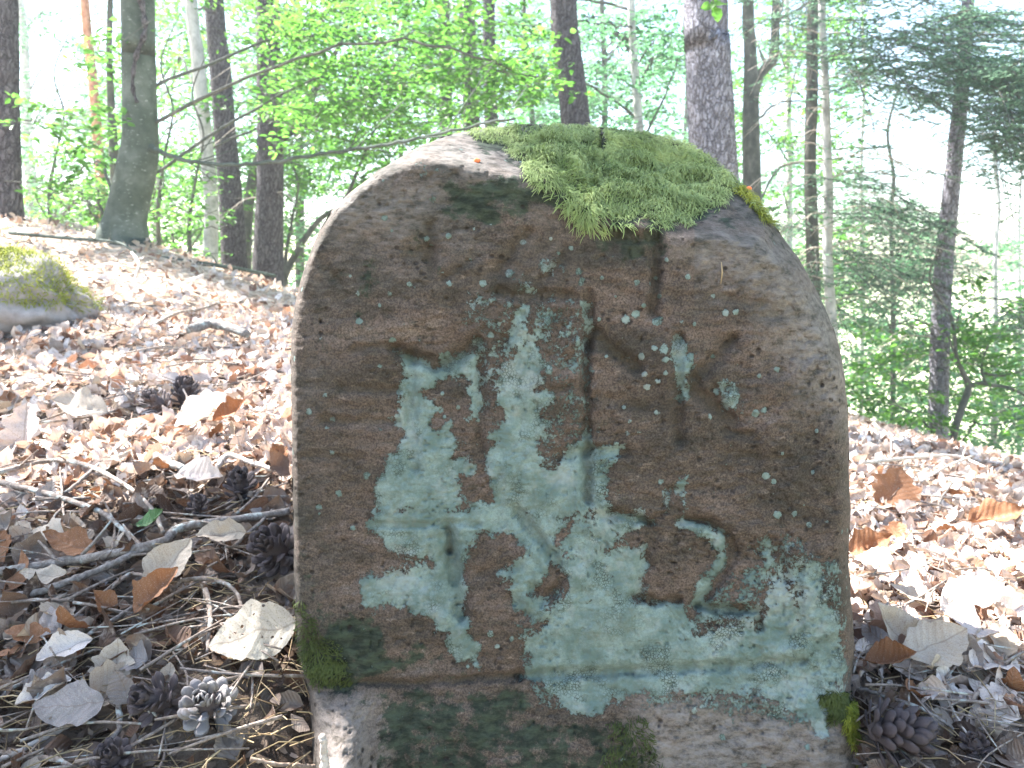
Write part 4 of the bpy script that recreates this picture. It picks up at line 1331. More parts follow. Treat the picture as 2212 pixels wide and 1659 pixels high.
STICKS = [
    ([(-40, 1240), (43, 1229), (133, 1213), (233, 1199), (350, 1169), (383, 1143), (467, 1126), (533, 1119), (625, 1104)], 21, 'thickest grey stick running from left edge to the stone', 3),
    ([(-40, 1300), (0, 1293), (83, 1279), (167, 1249), (233, 1223), (283, 1199), (350, 1176)], 17, 'lichen flecked grey stick just below the thickest stick', 2),
    ([(-40, 1030), (0, 1020), (100, 996), (167, 1000), (233, 1026), (300, 1070), (336, 1112), (352, 1150)], 11, 'dark thin stick arching over the sunny leaves at left', 3),
    ([(-40, 1040), (0, 1043), (117, 1070), (217, 1106), (260, 1139), (300, 1183)], 13, 'grey lichened stick sloping down right under the arched stick', 2),
    ([(-30, 1528), (0, 1506), (100, 1439), (200, 1366), (283, 1313), (300, 1273)], 11, 'slim grey stick rising from left edge toward the arched twig', 2),
    ([(-30, 1306), (0, 1303), (83, 1296), (200, 1293), (267, 1249), (290, 1239), (350, 1253)], 9, 'thin greenish twig with a forked end above the needles', 1),
    ([(373, 1273), (400, 1253), (467, 1253), (513, 1283), (524, 1340)], 10, 'small arched twig over the needle bed', 0),
    ([(-20, 1650), (40, 1623), (150, 1566), (215, 1530)], 12, 'pale weathered stick lying below the worn whitish leaf', 1),
    ([(253, 1500), (257, 1573), (233, 1606), (214, 1670)], 13, 'short grey twig hanging from the lilac grey leaf to bottom edge', 0),
    ([(-20, 1622), (60, 1636), (120, 1640), (175, 1668)], 15, 'lichened stick at the bottom left corner', 1),
    ([(540, 1640), (610, 1652), (700, 1656), (740, 1662)], 11, 'pale twig along the bottom edge beside the stone foot', 0),
    ([(470, 1010), (493, 984), (540, 998), (590, 1015)], 13, 'thick pale peeled twig in front of the stone left side', 0),
    ([(327, 703), (383, 676), (430, 668), (473, 653)], 7, 'curved dark twig high on left slope', 2),
    ([(140, 1066), (217, 1000), (313, 916)], 8, 'straight mauve twig pointing up the sunny slope', 0),
    ([(140, 1130), (133, 1060), (130, 1010)], 5, 'fine upright twig crossing the two left arching sticks', 0),
    ([(240, 1190), (248, 1140), (225, 1085), (190, 1060)], 6, 'bent thin twig between the arched sticks', 0),
    ([(410, 713), (450, 700), (490, 706), (533, 722)], 22, 'grey bark slab lying on upper left slope', 0),
    ([(333, 986), (360, 998), (396, 1012)], 20, 'short crumbling bark chunk on the sunny slope', 0),
    ([(2101, 1513), (2128, 1473), (2165, 1423), (2180, 1340)], 9, 'thin grey twig rising through leaves at right edge', 1),
    ([(1840, 1480), (1900, 1500), (1990, 1530), (2060, 1575)], 9, 'brown twig lying over the big cone at right', 0),
    ([(1860, 1000), (1960, 990), (2060, 985), (2130, 1010)], 8, 'bleached twig along the right ridge', 3),
    ([(1990, 1040), (2040, 1010), (2100, 985)], 6, 'short bleached twig crossing the right ridge', 1),
    ([(200, 1440), (150, 1500), (60, 1600)], 6, 'thin dark twig slanting across the worn leaf', 0),
    ([(505, 1180), (560, 1130), (590, 1100)], 8, 'dark brown twig between pale folded leaf and cone', 0),
    ([(440, 1260), (455, 1330), (447, 1410)], 12, 'mossy brown twig lying in the needle bed', 1),
    ([(2040, 1500), (2090, 1590), (2130, 1665)], 6, 'curved straw coloured twig at bottom right', 0),
]
for pix, w, lab, sn in STICKS:
    stick(pix, w, lab, M_DEAD if ('bleached' in lab or 'peeled' in lab or 'pale weath' in lab or 'straw' in lab) else None, snags=sn, name='bark_piece' if 'bark' in lab else 'fallen_stick', cat='bark' if 'bark' in lab else 'stick', lift=-.016)
stick([(703, 1672), (701, 1630), (697, 1588)], 19, 'stubby broken tan stick standing upright before the stone foot', M_DEAD, depth=[.66, .66, .66], name='broken_stick')
stick([(20, 503), (150, 515), (250, 523), (292, 545)], 7, 'long mossy branch lying on left ridge before the beech', M_BEECH, depth=[4.5, 4.4, 4.3, 4.2], name='fallen_branch', cat='branch', snags=4)
stick([(345, 557), (500, 578), (596, 596)], 9, 'green grey branch lying along ridge before the two pines', M_BEECH, depth=[4.6, 4.8, 5.0], name='fallen_branch', cat='branch', snags=3)
stick([(285, 546), (300, 570), (292, 610), (318, 630)], 6, 'crooked pale dead branch below the beech foot', M_DEAD, depth=[4.2, 4.0, 3.9, 3.7], name='fallen_branch', cat='branch', snags=5)


def small_twigs():
    rng = np.random.default_rng(77)
    parts_ = []
    for k in range(230):
        left = rng.random() < .7
        px = rng.uniform(0, 620) if left else rng.uniform(1860, 2212)
        py = rng.uniform(560, 1650) if left else rng.uniform(980, 1650)
        Y = ground_hit(px, py, .03)
        if Y > 5: continue
        c = at(px, py, Y)
        a = rng.uniform(0, 2 * math.pi)
        L = rng.uniform(.04, .17) * (1 if Y < 1.6 else 1.9)
        d = np.array([math.cos(a), math.sin(a), rng.normal(0, .12)])
        pts = resample(np.array([c - d * L / 2, c + rng.normal(0, .09, 3) * L * [1, 1, .4], c + d * L / 2]), 7)
        pts[:, 2] = np.maximum(pts[:, 2], gz(pts[:, 0], pts[:, 1]) + .012)
        r = rng.uniform(.0007, .0022) * (1 if Y < 1.6 else 1.6)
        parts_.append(tube(pts, np.linspace(r, r * .6, 7), 5, True, .2, 200, k))
        if rng.random() < .5:
            q = pts[3]
            e = q + norm(d + rng.normal(0, .6, 3) * [1, 1, .3]) * L * .35
            parts_.append(tube(np.array([q, (q + e) / 2, e]), [r * .7, r * .6, r * .4], 4))
    V, F = join(parts_)
    tag(link('loose_twigs', make_mesh('loose_twigs', V, F, [M_TWIG])), 'countless thin broken twigs scattered over the leaf litter', 'twigs', kind='stuff')


small_twigs()

# fresh green leaf in the litter
_gl = leaf_mesh('green_leaf', M_GREENLEAF, nu=17, nv=7, fold=.55, curl=1.2, twist=.8, seed=5, width=.5)
_Y = ground_hit(335, 1140, .04)
put_leaf(_gl, at(338, 1130, _Y), norm([1, .2, -.1]), norm([0, -.6, .8]), 90 * _Y / FPX, 'only fresh green leaf, caught above the thickest grey stick', name='green_leaf')


# ------------------------------------------------------------------ pine cones
def cone_scale_mesh(mat, name='cone_scale'):
    u = np.linspace(0, 1, 6)
    w = np.array([.10, .14, .20, .28, .27, .12])
    th = np.array([.03, .03, .035, .05, .08, .03])
    rows = []
    for ui, wi, ti in zip(u, w, th):
        z = .18 * ui ** 2
        rows.append([[ui, -wi, z], [ui, -wi * .5, z + ti], [ui, wi * .5, z + ti], [ui, wi, z], [ui, wi * .4, z - ti * .7], [ui, -wi * .4, z - ti * .7]])
    V = np.array(rows).reshape(-1, 3)
    j = np.arange(6)
    k = (j + 1) % 6
    F = np.vstack([np.stack([i * 6 + j, i * 6 + k, i * 6 + 6 + k, i * 6 + 6 + j], -1) for i in range(5)])
    caps = np.array([[5, 4, 3, 2], [5, 2, 1, 0], [30, 31, 32, 33], [30, 33, 34, 35]])
    return make_mesh(name, V, [np.vstack([F, caps])], [mat])


SCALE_ME = {0: cone_scale_mesh(M_CONE), 1: cone_scale_mesh(M_CONE_G)}
_cv, _cf = tube(np.array([[0, 0, -.42], [0, 0, -.2], [0, 0, .1], [0, 0, .35], [0, 0, .48]]), [.10, .22, .24, .14, .03], 10)
CORE_ME = make_mesh('core', _cv, _cf, [M_CONE])


def pine_cone(px, py, rpx, axis, label, g=0, depth=None, nsc=52):
    Y = depth or (ground_hit(px, py + rpx * .75, .022))
    size = 2 * rpx * Y / FPX
    P = at(px, py, Y)
    root = thing('pine_cone', P, label, 'pine cone')
    Z = norm(np.array(axis, float))
    q = Vector(Z).to_track_quat('Z', 'Y')
    c = link('core', CORE_ME, root)
    c.matrix_local = q.to_matrix().to_4x4() @ Matrix.Scale(size, 4)
    for i in range(nsc):
        t = (i + .5) / nsc
        h = -.40 + .82 * t
        rad = .22 * math.sin(math.pi * min(1, .18 + .75 * t)) ** .7
        phi = i * 2.39996 + random.uniform(-.28, .28)
        if random.random() < .12: continue
        op = (1.15 - 1.15 * t) * random.uniform(.85, 1.15)        # how far the scale opens
        el = math.radians(5 + 78 * t ** 1.2) + random.uniform(-.3, .3)
        d = Vector((math.cos(phi) * math.cos(el), math.sin(phi) * math.cos(el), math.sin(el)))
        up = Vector((-math.cos(phi) * math.sin(el), -math.sin(phi) * math.sin(el), math.cos(el)))
        sd = up.cross(d)
        R = Matrix((d, sd, up)).transposed().to_4x4()
        L = (.34 + .10 * math.sin(math.pi * t)) * random.uniform(.9, 1.1) * (1 - .35 * t)
        pos = Vector((math.cos(phi) * rad * .75, math.sin(phi) * rad * .75, h))
        o = link('cone_scale', SCALE_ME[g], root)
        o.matrix_local = q.to_matrix().to_4x4() @ Matrix.Scale(size, 4) @ Matrix.Translation(pos) @ R @ Matrix.Scale(L * 1.15, 4)
    return root


pine_cone(337, 1514, 56, (-.3, -.7, .6), 'dark open pine cone, left one of the touching pair', 0)
pine_cone(447, 1522, 62, (.1, -.75, .65), 'grey weathered open pine cone, right one of the touching pair', 1)
pine_cone(592, 1186, 56, (-.2, -.7, .6), 'very dark pine cone wedged against the left edge of the stone', 0)
pine_cone(520, 1050, 38, (.2, -.5, .8), 'small dark cone above the thickest stick near the stone', 0, nsc=40)
pine_cone(427, 1090, 24, (.3, -.5, .8), 'smallest dark cone beside the stick right of the green leaf', 0, nsc=34)
pine_cone(240, 1640, 44, (.2, -.6, .7), 'purplish cone cut by the bottom edge at left', 0)
pine_cone(1935, 1580, 70, (.85, -.2, .15), 'big dark cone in shade right of the mossy stone foot', 0, nsc=70)
pine_cone(2108, 1612, 34, (-.4, -.4, .7), 'little cone in the sun near the bottom right corner', 0, nsc=40)
pine_cone(400, 850, 34, (.3, -.3, .8), 'crumbled dark cone half buried in the middle of the left slope', 0, nsc=44)
pine_cone(340, 870, 30, (-.5, -.3, .6), 'broken cone left of the half buried one on the slope', 0, nsc=40)


# ------------------------------------------------------------------ mossy rock at the left edge
def blob(c, r, seed, n=48, amp=.25, sc=1.0):
    th = np.linspace(0, math.pi, n)
    ph = np.linspace(0, 2 * math.pi, 2 * n, endpoint=False)
    T, Ph = np.meshgrid(th, ph, indexing='ij')
    D = np.stack([np.sin(T) * np.cos(Ph), np.sin(T) * np.sin(Ph), np.cos(T)], -1)
    k = 1 + amp * fbm(D * 1.6 * sc, 4, seed) + .04 * fbm(D * 9, 3, seed + 1)
    V = (np.asarray(c) + D * k[..., None] * np.asarray(r)).reshape(-1, 3)
    m = 2 * n
    i = np.arange(n - 1)[:, None] * m
    j = np.arange(m)[None]
    F = np.stack([i + j, i + m + j, i + m + (j + 1) % m, i + (j + 1) % m], -1).reshape(-1, 4)
    return V, F, D.reshape(-1, 3)


def mossy_rock():
    c = at(10, 665, 2.9)
    V, F, D = blob(c, (.27, .20, .165), 12, amp=.5)
    root = thing('mossy_rock', [c[0], c[1], gz(c[0], c[1])[0]], 'low grey rock with olive moss on top at the left edge of the slope', 'rock')
    part('rock', V, F, [M_ROCK], root)
    rng = np.random.default_rng(5)
    lum = fbm(D * 2.2, 3, 44)
    ok = np.where((D[:, 2] > .12 + .35 * lum) & (V[:, 2] > c[2] - .02))[0]
    idx = rng.choice(ok, 9000)
    N = norm(D[idx] / np.array([.27, .20, .165]))
    P = V[idx] + rng.normal(0, .006, (9000, 3)) + N * rng.uniform(0, .014, 9000)[:, None]
    Dd = norm(rng.normal(0, 1, (9000, 3)) + N * .8 + [0, 0, -.3])
    Vv, Ff, tip = fronds(P, N, Dd, rng.uniform(.010, .022, 9000), rng.uniform(.0012, .0022, 9000), rng.uniform(.002, .006, 9000), rng, 3)
    o = part('moss', Vv, Ff, [M_MOSS_Y], root, attrs={'tip': tip}, smooth=False)
    tag(o, kind='stuff')


mossy_rock()


# ------------------------------------------------------------------ trees
def leaf_cloud_mesh(P, X, N, size, rng):
    """simple six-point leaves"""
    base = np.array([[0, 0, 0], [.38, -.27, .05], [.76, -.19, .045], [1, 0, -.03], [.76, .19, .045], [.38, .27, .05]])
    Yd = np.cross(N, X)
    n = len(P)
    b = np.broadcast_to(base[None], (n, 6, 3)).copy()
    b[:, :, 2] *= rng.uniform(-.5, 3.5, (n, 1))
    V = P[:, None] + size[:, None, None] * (b[..., 0:1] * X[:, None] + b[..., 1:2] * Yd[:, None] + b[..., 2:3] * N[:, None])
    k = np.arange(n)[:, None] * 6
    F = np.vstack([k + [0, 1, 2, 3], k + [0, 3, 4, 5]])
    return V.reshape(-1, 3), F


def prism(A, B, r):
    """thin three-sided bars between points A and B"""
    D = norm(B - A)
    S = norm(np.cross(D, [.01, .02, 1.0]))
    U = np.cross(S, D)
    r = np.broadcast_to(r, (len(A),))[:, None]
    pr = []
    for p, k in ((A, 1.0), (B, .45)):
        for a in (0, 2.094, 4.189):
            pr.append(p + (S * math.cos(a) + U * math.sin(a)) * r * k)
    V = np.stack(pr, 1)
    i = np.arange(len(A))[:, None] * 6
    F = np.vstack([i + [0, 1, 4, 3], i + [1, 2, 5, 4], i + [2, 0, 3, 5]])
    return V.reshape(-1, 3), F


def beech_sprays(C, rng, L=.5, leaf=.06, per=26, outward=None, droop=.12):
    n = len(C)
    a = rng.uniform(0, 2 * math.pi, n)
    D = np.stack([np.cos(a), np.sin(a), rng.normal(-droop, .12, n)], -1)
    if outward is not None:
        D = norm(D * .7 + outward)
    D = norm(D)
    up = norm(np.array([0, 0, 1.0]) + rng.normal(0, .22, (n, 3)))
    S = norm(np.cross(D, up))
    N = np.cross(S, D)
    Ls = L * rng.uniform(.6, 1.25, n)
    t = rng.uniform(.02, 1, (n, per))
    sgn = np.where(rng.random((n, per)) < .5, -1, 1)
    lat = sgn * rng.random((n, per)) ** .8 * (1 - t * .75) * .52
    P = C[:, None] + D[:, None] * (Ls[:, None] * (t - .5))[..., None] + S[:, None] * (lat * Ls[:, None])[..., None]
    P = P - np.array([0, 0, 1.0]) * (Ls[:, None] * (.10 * t ** 2 + .08 * np.abs(lat)))[..., None] + rng.normal(0, .012, P.shape)
    X = norm(D[:, None] * (.8) + S[:, None] * (np.sign(lat) * rng.uniform(.3, 1.3, lat.shape))[..., None] + rng.normal(0, .22, P.shape))
    Nn = norm(N[:, None] + rng.normal(0, .34, P.shape))
    P, X, Nn = P.reshape(-1, 3), X.reshape(-1, 3), Nn.reshape(-1, 3)
    X = norm(X - Nn * (X * Nn).sum(1)[:, None])
    V, F = leaf_cloud_mesh(P, X, Nn, leaf * rng.uniform(.65, 1.25, len(P)), rng)
    # twigs
    A = C - D * (Ls * .62)[:, None] + [0, 0, .01]
    B = C + D * (Ls * .45)[:, None] - [0, 0, .03]
    segs = [prism(A, B, .0032 * (leaf / .06))]
    for k in range(3):
        tt = rng.uniform(-.35, .25, n)
        sg = rng.choice([-1, 1], n)
        A2 = C + D * (Ls * tt)[:, None]
        B2 = A2 + norm(D * .8 + S * sg[:, None]) * (Ls * rng.uniform(.2, .42, n))[:, None] - [0, 0, .02]
        segs.append(prism(A2, B2, .0018 * (leaf / .06)))
    tw = join([(v, [f]) for v, f in segs])
    return (V, F), tw, A


def fir_boughs(C, D, rng, L=.9, twigs=16, need=12, nl=.026):
    n = len(C)
    D = norm(D)
    S = norm(np.cross(D, [0, 0, 1.0]))
    Ls = L * rng.uniform(.7, 1.25, n)
    t = np.linspace(.06, 1, twigs)[None] + rng.normal(0, .02, (n, twigs))
    sg = np.where(np.arange(twigs) % 2 == 0, 1, -1)[None] * np.ones((n, 1))
    base = C[:, None] + D[:, None] * (Ls[:, None] * t)[..., None] - np.array([0, 0, 1.0]) * (Ls[:, None] * .22 * t ** 2)[..., None]
    tl = Ls[:, None] * .42 * (1.1 - t) * rng.uniform(.6, 1.2, t.shape) + .04
    td = norm(D[:, None] * .75 + S[:, None] * sg[..., None] + rng.normal(0, .12, base.shape) - np.array([0, 0, .18]))
    tip = base + td * tl[..., None]
    tb, tt_ = base.reshape(-1, 3), tip.reshape(-1, 3)
    tw1 = prism(tb, tt_, .0018)
    tw0 = prism(base[:, :-1].reshape(-1, 3), base[:, 1:].reshape(-1, 3), .005)
    m = len(tb)
    s = rng.uniform(.05, 1, (m, need))
    P = tb[:, None] + (tt_ - tb)[:, None] * s[..., None]
    TD = norm(tt_ - tb)
    SS = norm(np.cross(TD, [0, 0, 1.0]))
    sgn = rng.choice([-1, 1], (m, need))
    X = norm(TD[:, None] * .8 + SS[:, None] * sgn[..., None] + rng.normal(0, .25, P.shape)).reshape(-1, 3)
    P = P.reshape(-1, 3)
    N = norm(np.array([0, 0, 1.0]) + rng.normal(0, .5, P.shape))
    N = norm(N - X * (X * N).sum(1)[:, None])
    W = np.cross(N, X)
    l = (nl * rng.uniform(.7, 1.2, len(P)))[:, None]
    w = l * .19
    V = np.stack([P - W * w, P + W * w, P + X * l + W * w * .4, P + X * l - W * w * .4], 1).reshape(-1, 3)
    F = np.arange(len(P))[:, None] * 4 + np.arange(4)[None]
    return (V, F), join([(tw0[0], [tw0[1]]), (tw1[0], [tw1[1]])])


def crown_mesh(parent, leafVF, twigVF, mleaf, mtwig, name='crown'):
    V, F = join([(leafVF[0], [leafVF[1]]), (twigVF[0], twigVF[1])])
    nl = len(leafVF[1])
    nt_ = len(F[0]) - nl
    return part(name, V, F, [mleaf, mtwig], parent, smooth=False, mat_index=np.concatenate([np.zeros(nl), np.ones(nt_)]))


TRUNK_LINE = {}


def tree(pix, wpx, Y, mat, label, kind='pine_tree', cat='tree', H=11.0, flare=.25, rough=.05, sink=.25, group=None, base_free=False, topr=.45):
    """trunk through view points (from top of the frame to base), carried on up to height H"""
    pix = np.array(pix, float)[::-1]              # base first
    w = np.array(wpx, float)[::-1]
    P = at(pix[:, 0], pix[:, 1], Y)
    r = w * .5 * Y / FPX
    g = gz(P[0, 0], P[0, 1])[0]
    if base_free or P[0, 2] > g + .02:            # foot is hidden: carry the trunk on down to the ground
        d = (P[0] - P[1]); d = d / abs(d[2] + 1e-9)
        drop = P[0, 2] - g
        foot = P[0] + np.array([d[0] * drop * .8, 0, -drop])
        foot[2] = gz(foot[0], foot[1])[0]
        P = np.vstack([foot, P]); r = np.r_[r[0] * 1.08, r]
    d = norm(P[-1] - P[-2] if len(P) < 3 else P[-1] - P[-3])
    d = norm(d * [.6, .6, 1])
    top = P[-1]
    hs = np.array([.33, .66, 1.0]) * max(1.0, H - top[2])
    ext = np.array([top + d * h for h in hs])
    ext += np.array([[.04, .03, 0], [-.06, .05, 0], [.1, 0, 0]])
    P = np.vstack([P, ext])
    r = np.r_[r, r[-1] * np.array([.86, .68, topr])]
    base = P[0].copy()
    n = 110
    cum = np.r_[0, np.cumsum(np.linalg.norm(np.diff(P, axis=0), axis=1))]
    sm = resample(P, 400)
    cs = np.r_[0, np.cumsum(np.linalg.norm(np.diff(sm, axis=0), axis=1))]
    u = np.linspace(0, 1, n) ** 1.5 * cs[-1]
    S = np.stack([np.interp(u, cs, sm[:, k]) for k in range(3)], -1)
    R = np.interp(u / cs[-1] * cum[-1], cum, r)
    R = R * (1 + flare * np.exp(-u / .16))
    S = np.vstack([S[0] - [0, 0, sink], S])
    R = np.r_[R[0] * 1.15, R]
    V, F = tube(S, R, 26, True, rough, 9, int(abs(pix[0, 0])))
    root = thing(kind, base, label, cat, group)
    t = part('trunk', V, F, [mat], root)
    TRUNK_LINE[root.name] = (S, R)
    return root


def cloud(rects, holes=True, seed=0):
    """random points in view rectangles [(x0, y0, x1, y1, Y0, Y1, n)] as world points"""
    rng = np.random.default_rng(seed)
    out = []
    for x0, y0, x1, y1, a, b, n in rects:
        q = rng.uniform((x0, y0), (x1, y1), (n * 2, 2))
        k = np.ones(len(q), bool)
        if holes:
            for hx, hy, rx, ry, p in HOLES:
                k &= ~((((q[:, 0] - hx) / rx) ** 2 + ((q[:, 1] - hy) / ry) ** 2 < 1) & (rng.random(len(q)) < p))
            gap = fbm(np.stack([q[:, 0] / 90, q[:, 1] / 55, np.full(len(q), seed * 3.1)], -1), 3, 51)
            k &= gap > rng.uniform(-.40, .12, len(q))
        q = q[k][:n]
        out.append(at(q[:, 0], q[:, 1], rng.uniform(a, b, len(q))))
    return np.vstack(out)


HOLES = [(110, 150, 75, 75, .9), (110, 330, 60, 70, .7), (1090, 95, 42, 30, .97), (1960, 290, 135, 110, .93), (2150, 420, 90, 110, .95), (2020, 400, 90, 60, .8), (625, 560, 22, 90, .9), (2150, 60, 70, 70, .8),
         (1350, 120, 40, 40, .5), (1130, 180, 30, 20, .4), (2130, 640, 90, 60, .6), (1700, 230, 40, 40, .6), (1980, 640, 60, 50, .4), (1630, 300, 20, 30, .5), (60, 430, 60, 40, .6)]


def add_beech_crown(root, C, mleaf, seed, L=.5, leaf=.06, per=26, limbs=6, limb_r=.018, bark=None, name='crown', zmin=None):
    rng = np.random.default_rng(seed)
    lf, tw, A = beech_sprays(C, rng, L, leaf, per)
    crown_mesh(root, lf, tw, mleaf, M_DARK, name)
    S, R = TRUNK_LINE[root.name]
    for k in range(limbs):
        j = rng.integers(0, len(C))
        e = C[j]
        z0 = e[2] - rng.uniform(.1, .9)
        if zmin: z0 = max(z0, zmin)
        i = int(np.argmin(np.abs(S[:, 2] - z0)))
        s = S[i]
        dd = e - s
        mid1 = s + dd * .35 + np.array([0, 0, .12 * np.linalg.norm(dd)]) + rng.normal(0, .06, 3)
        mid2 = s + dd * .7 + np.array([0, 0, .10 * np.linalg.norm(dd)]) + rng.normal(0, .08, 3)
        pts = resample(np.array([s, mid1, mid2, e]), 18)
        pts += rng.normal(0, .008, pts.shape)
        V, F = tube(pts, np.linspace(min(limb_r, R[i] * .5), .005, 18), 6, True, .1, 30, k)
        part('branch', V, F, [bark or M_DARK], root)


# 1 left edge pine
t1 = tree([(12, 0), (14, 200), (17, 380), (18, 487)], [46, 47, 50, 56], 5.5, M_PINE, 'rough barked pine cut by the left edge of the picture', H=13)
# 2 thin reddish pine
t2 = tree([(182, -10), (200, 170), (213, 330), (224, 500)], [17, 19, 20, 24], 9.0, M_REDPINE, 'slender orange barked pine left of the big beech', H=12, sink=.6)
# 3 dark stem behind beech
t3 = tree([(236, 120), (244, 300), (252, 420), (262, 505)], [12, 18, 22, 26], 7.0, M_DARK, 'dark thin stem directly behind the big beech on its left', 'young_beech', H=5, sink=.4, topr=.2)
# 4 the big beech
t4 = tree([(297, -10), (299, 100), (302, 240), (303, 315), (296, 360), (284, 410), (272, 470), (266, 515)], [66, 65, 67, 71, 78, 76, 72, 80], 4.8, M_BEECH, 'big smooth grey green beech on the left ridge with a bent foot', 'beech_tree', H=12, flare=.35)
# seam in its bark
Sx, Rx = TRUNK_LINE[t4.name]
_s = resample(np.array([(303, -10), (312, 40), (312, 75), (296, 115), (289, 150), (287, 190), (296, 222)], float), 40)
_P = at(_s[:, 0], _s[:, 1], 4.8 - 32 * 4.8 / FPX)
V_, F_ = tube(_P, np.linspace(.016, .010, 40) * (1 + .3 * np.sin(np.arange(40))), 8, True, .3, 60, 4)
o_ = part('healed_bark_seam', V_, F_, [M_DEAD if False else M_PINE], t4)
# the long low branch across the view
_b = resample(np.array([(322, 318), (345, 327), (385, 342), (430, 351), (520, 355), (610, 346), (700, 331), (780, 320), (850, 309), (940, 291), (1030, 270), (1110, 256)], float), 70)
_Yb = np.interp(np.linspace(0, 1, 70), [0, .3, 1], [4.78, 4.45, 4.0])
_P = at(_b[:, 0], _b[:, 1], _Yb) + np.random.default_rng(1).normal(0, .003, (70, 3))
V_, F_ = tube(_P, np.interp(np.linspace(0, 1, 70), [0, .04, .12, 1], [.034, .019, .012, .006]), 9, True, .14, 40, 8)
br = part('branch', V_, F_, [M_BEECH], t4)
_rb = np.random.default_rng(4)
A_, B_ = [], []
for k in range(26):
    i = int(_rb.integers(8, 69))
    d = norm(np.array([_rb.uniform(.2, 1), _rb.uniform(-.6, .6), _rb.uniform(-.6, .8)]))
    L_ = _rb.uniform(.12, .5)
    A_.append(_P[i]); B_.append(_P[i] + d * L_)
V_, F_ = prism(np.array(A_), np.array(B_), .004)
part('side_twig', V_, F_, [M_BEECH], t4)

# 5..8
t5 = tree([(412, -10), (424, 90), (436, 220), (446, 320), (456, 430), (455, 540), (452, 618)], [24, 26, 27, 28, 29, 30, 32], 7.0, M_PALE, 'pale slim beech in front of the left pine pair', 'beech_tree', H=10, sink=.5)
t6 = tree([(462, -10), (474, 130), (484, 260), (496, 400), (504, 520), (508, 622)], [38, 42, 44, 48, 52, 56], 8.0, M_PINE, 'left one of the two scaly pines on the left ridge', H=13, sink=.6)
t7 = tree([(578, -10), (581, 150), (584, 300), (583, 420), (580, 540), (578, 650)], [46, 49, 54, 56, 62, 70], 7.4, M_PINE, 'right one of two scaly pines, nearest to the stone', H=13, sink=.6)
t8 = tree([(690, 175), (650, 262), (590, 312), (556, 350), (540, 420), (532, 500), (530, 600)], [10, 20, 18, 20, 22, 24, 26], 9.0, M_DARK, 'dark leaning stem crossing behind the right scaly pine', 'leaning_beech', H=4.2, sink=.8, topr=.2)
t8b = tree([(800, 300), (745, 430), (690, 475), (650, 530), (618, 590), (600, 660)], [5, 9, 11, 13, 15, 18], 8.0, M_DARK, 'thin dark sapling arching right behind the stone shoulder', 'leaning_beech', H=2.6, sink=.8, topr=.2)
# 9..14
t9 = tree([(958, -10), (962, 140), (964, 305)], [24, 26, 28], 11.0, M_PINE, 'farthest of three background pines, left of the bare stone top', H=13, sink=.8)
t10 = tree([(1008, -10), (1014, 140), (1019, 290)], [33, 34, 36], 9.0, M_PINE, 'sunlit flaky pine above the bare top of the stone', H=13, sink=.8)
t11 = tree([(1056, 40), (1058, 160), (1061, 280)], [26, 27, 28], 10.0, M_PINE, 'mottled pine just right of the flaky pine', H=13, sink=.8)
t12 = tree([(1133, 40), (1139, 140), (1148, 240)], [8, 11, 12], 12.0, M_DARK, 'thin dark fir stem between background pines', 'fir_tree', H=9, sink=.8, topr=.2)
t13 = tree([(1216, -10), (1224, 90), (1235, 190), (1245, 280)], [55, 57, 60, 62], 8.0, M_PINE, 'straight scaly pine rising behind the moss covered stone top', H=13, sink=.8)
t14 = tree([(1363, -10), (1367, 90), (1374, 190), (1381, 300)], [15, 16, 18, 20], 9.0, M_PALE, 'slim whitish trunk between the two big middle pines', 'beech_tree', H=9, sink=.8)
t15 = tree([(1524, -10), (1528, 90), (1532, 180), (1536, 270), (1541, 370)], [88, 91, 93, 96, 102], 5.5, M_PINE_PALE, 'thickest pine with sun patches, right behind the stone', H=13, sink=.6, rough=.06)
t16 = tree([(1616, -10), (1620, 90), (1622, 190), (1622, 290), (1624, 390)], [23, 25, 30, 36, 38], 8.5, M_DARK, 'dark barked pine right of the thickest pine', H=11, sink=.8)
t17 = tree([(1678, -10), (1674, 90), (1668, 135), (1640, 165), (1626, 250), (1622, 390)], [16, 19, 20, 20, 16, 20], 8.9, M_DARK, 'dark forked stem leaning away from the red pine', 'beech_tree', H=8, sink=.8)
t18 = tree([(1757, -10), (1754, 200), (1750, 350), (1754, 500), (1760, 700)], [22, 24, 24, 27, 28], 7.2, M_DARK, 'dark spruce stem left of the whitish dead spruce', 'spruce_tree', H=10, sink=.8)
t18b = tree([(1776, -10), (1782, 150), (1786, 300), (1790, 430), (1788, 560), (1798, 720)], [14, 15, 18, 20, 20, 24], 6.4, M_PALE, 'whitish dead spruce with bare drooping twigs', 'spruce_tree', H=8, sink=.8)
t19 = tree([(2092, -10), (2082, 150), (2066, 300), (2052, 440), (2040, 560), (2030, 740), (2026, 980)], [24, 28, 32, 35, 38, 40, 42], 7.0, M_PINE_PALE, 'tall spruce standing clear on the right ridge', 'spruce_tree', H=10, sink=.8)
t20 = tree([(2066, 770), (2078, 800), (2092, 836), (2078, 880), (2062, 930), (2052, 985)], [8, 10, 14, 15, 15, 17], 6.6, M_DARK, 'low crooked oak sapling beside the right spruce', 'oak_sapling', H=.8, sink=.8, topr=.3)
for pts, r0 in [([(2092, 836), (2116, 828), (2140, 832), (2180, 838), (2230, 862)], .020), ([(2130, 830), (2120, 800), (2125, 770), (2135, 745)], .012), ([(2126, 806), (2160, 812), (2190, 806), (2230, 792)], .012)]:
    p_ = resample(np.array(pts, float), 16)
    V_, F_ = tube(at(p_[:, 0], p_[:, 1], 6.6), np.linspace(r0, r0 * .5, 16), 7, True, .15, 20, 3)
    part('branch', V_, F_, [M_DARK], t20)

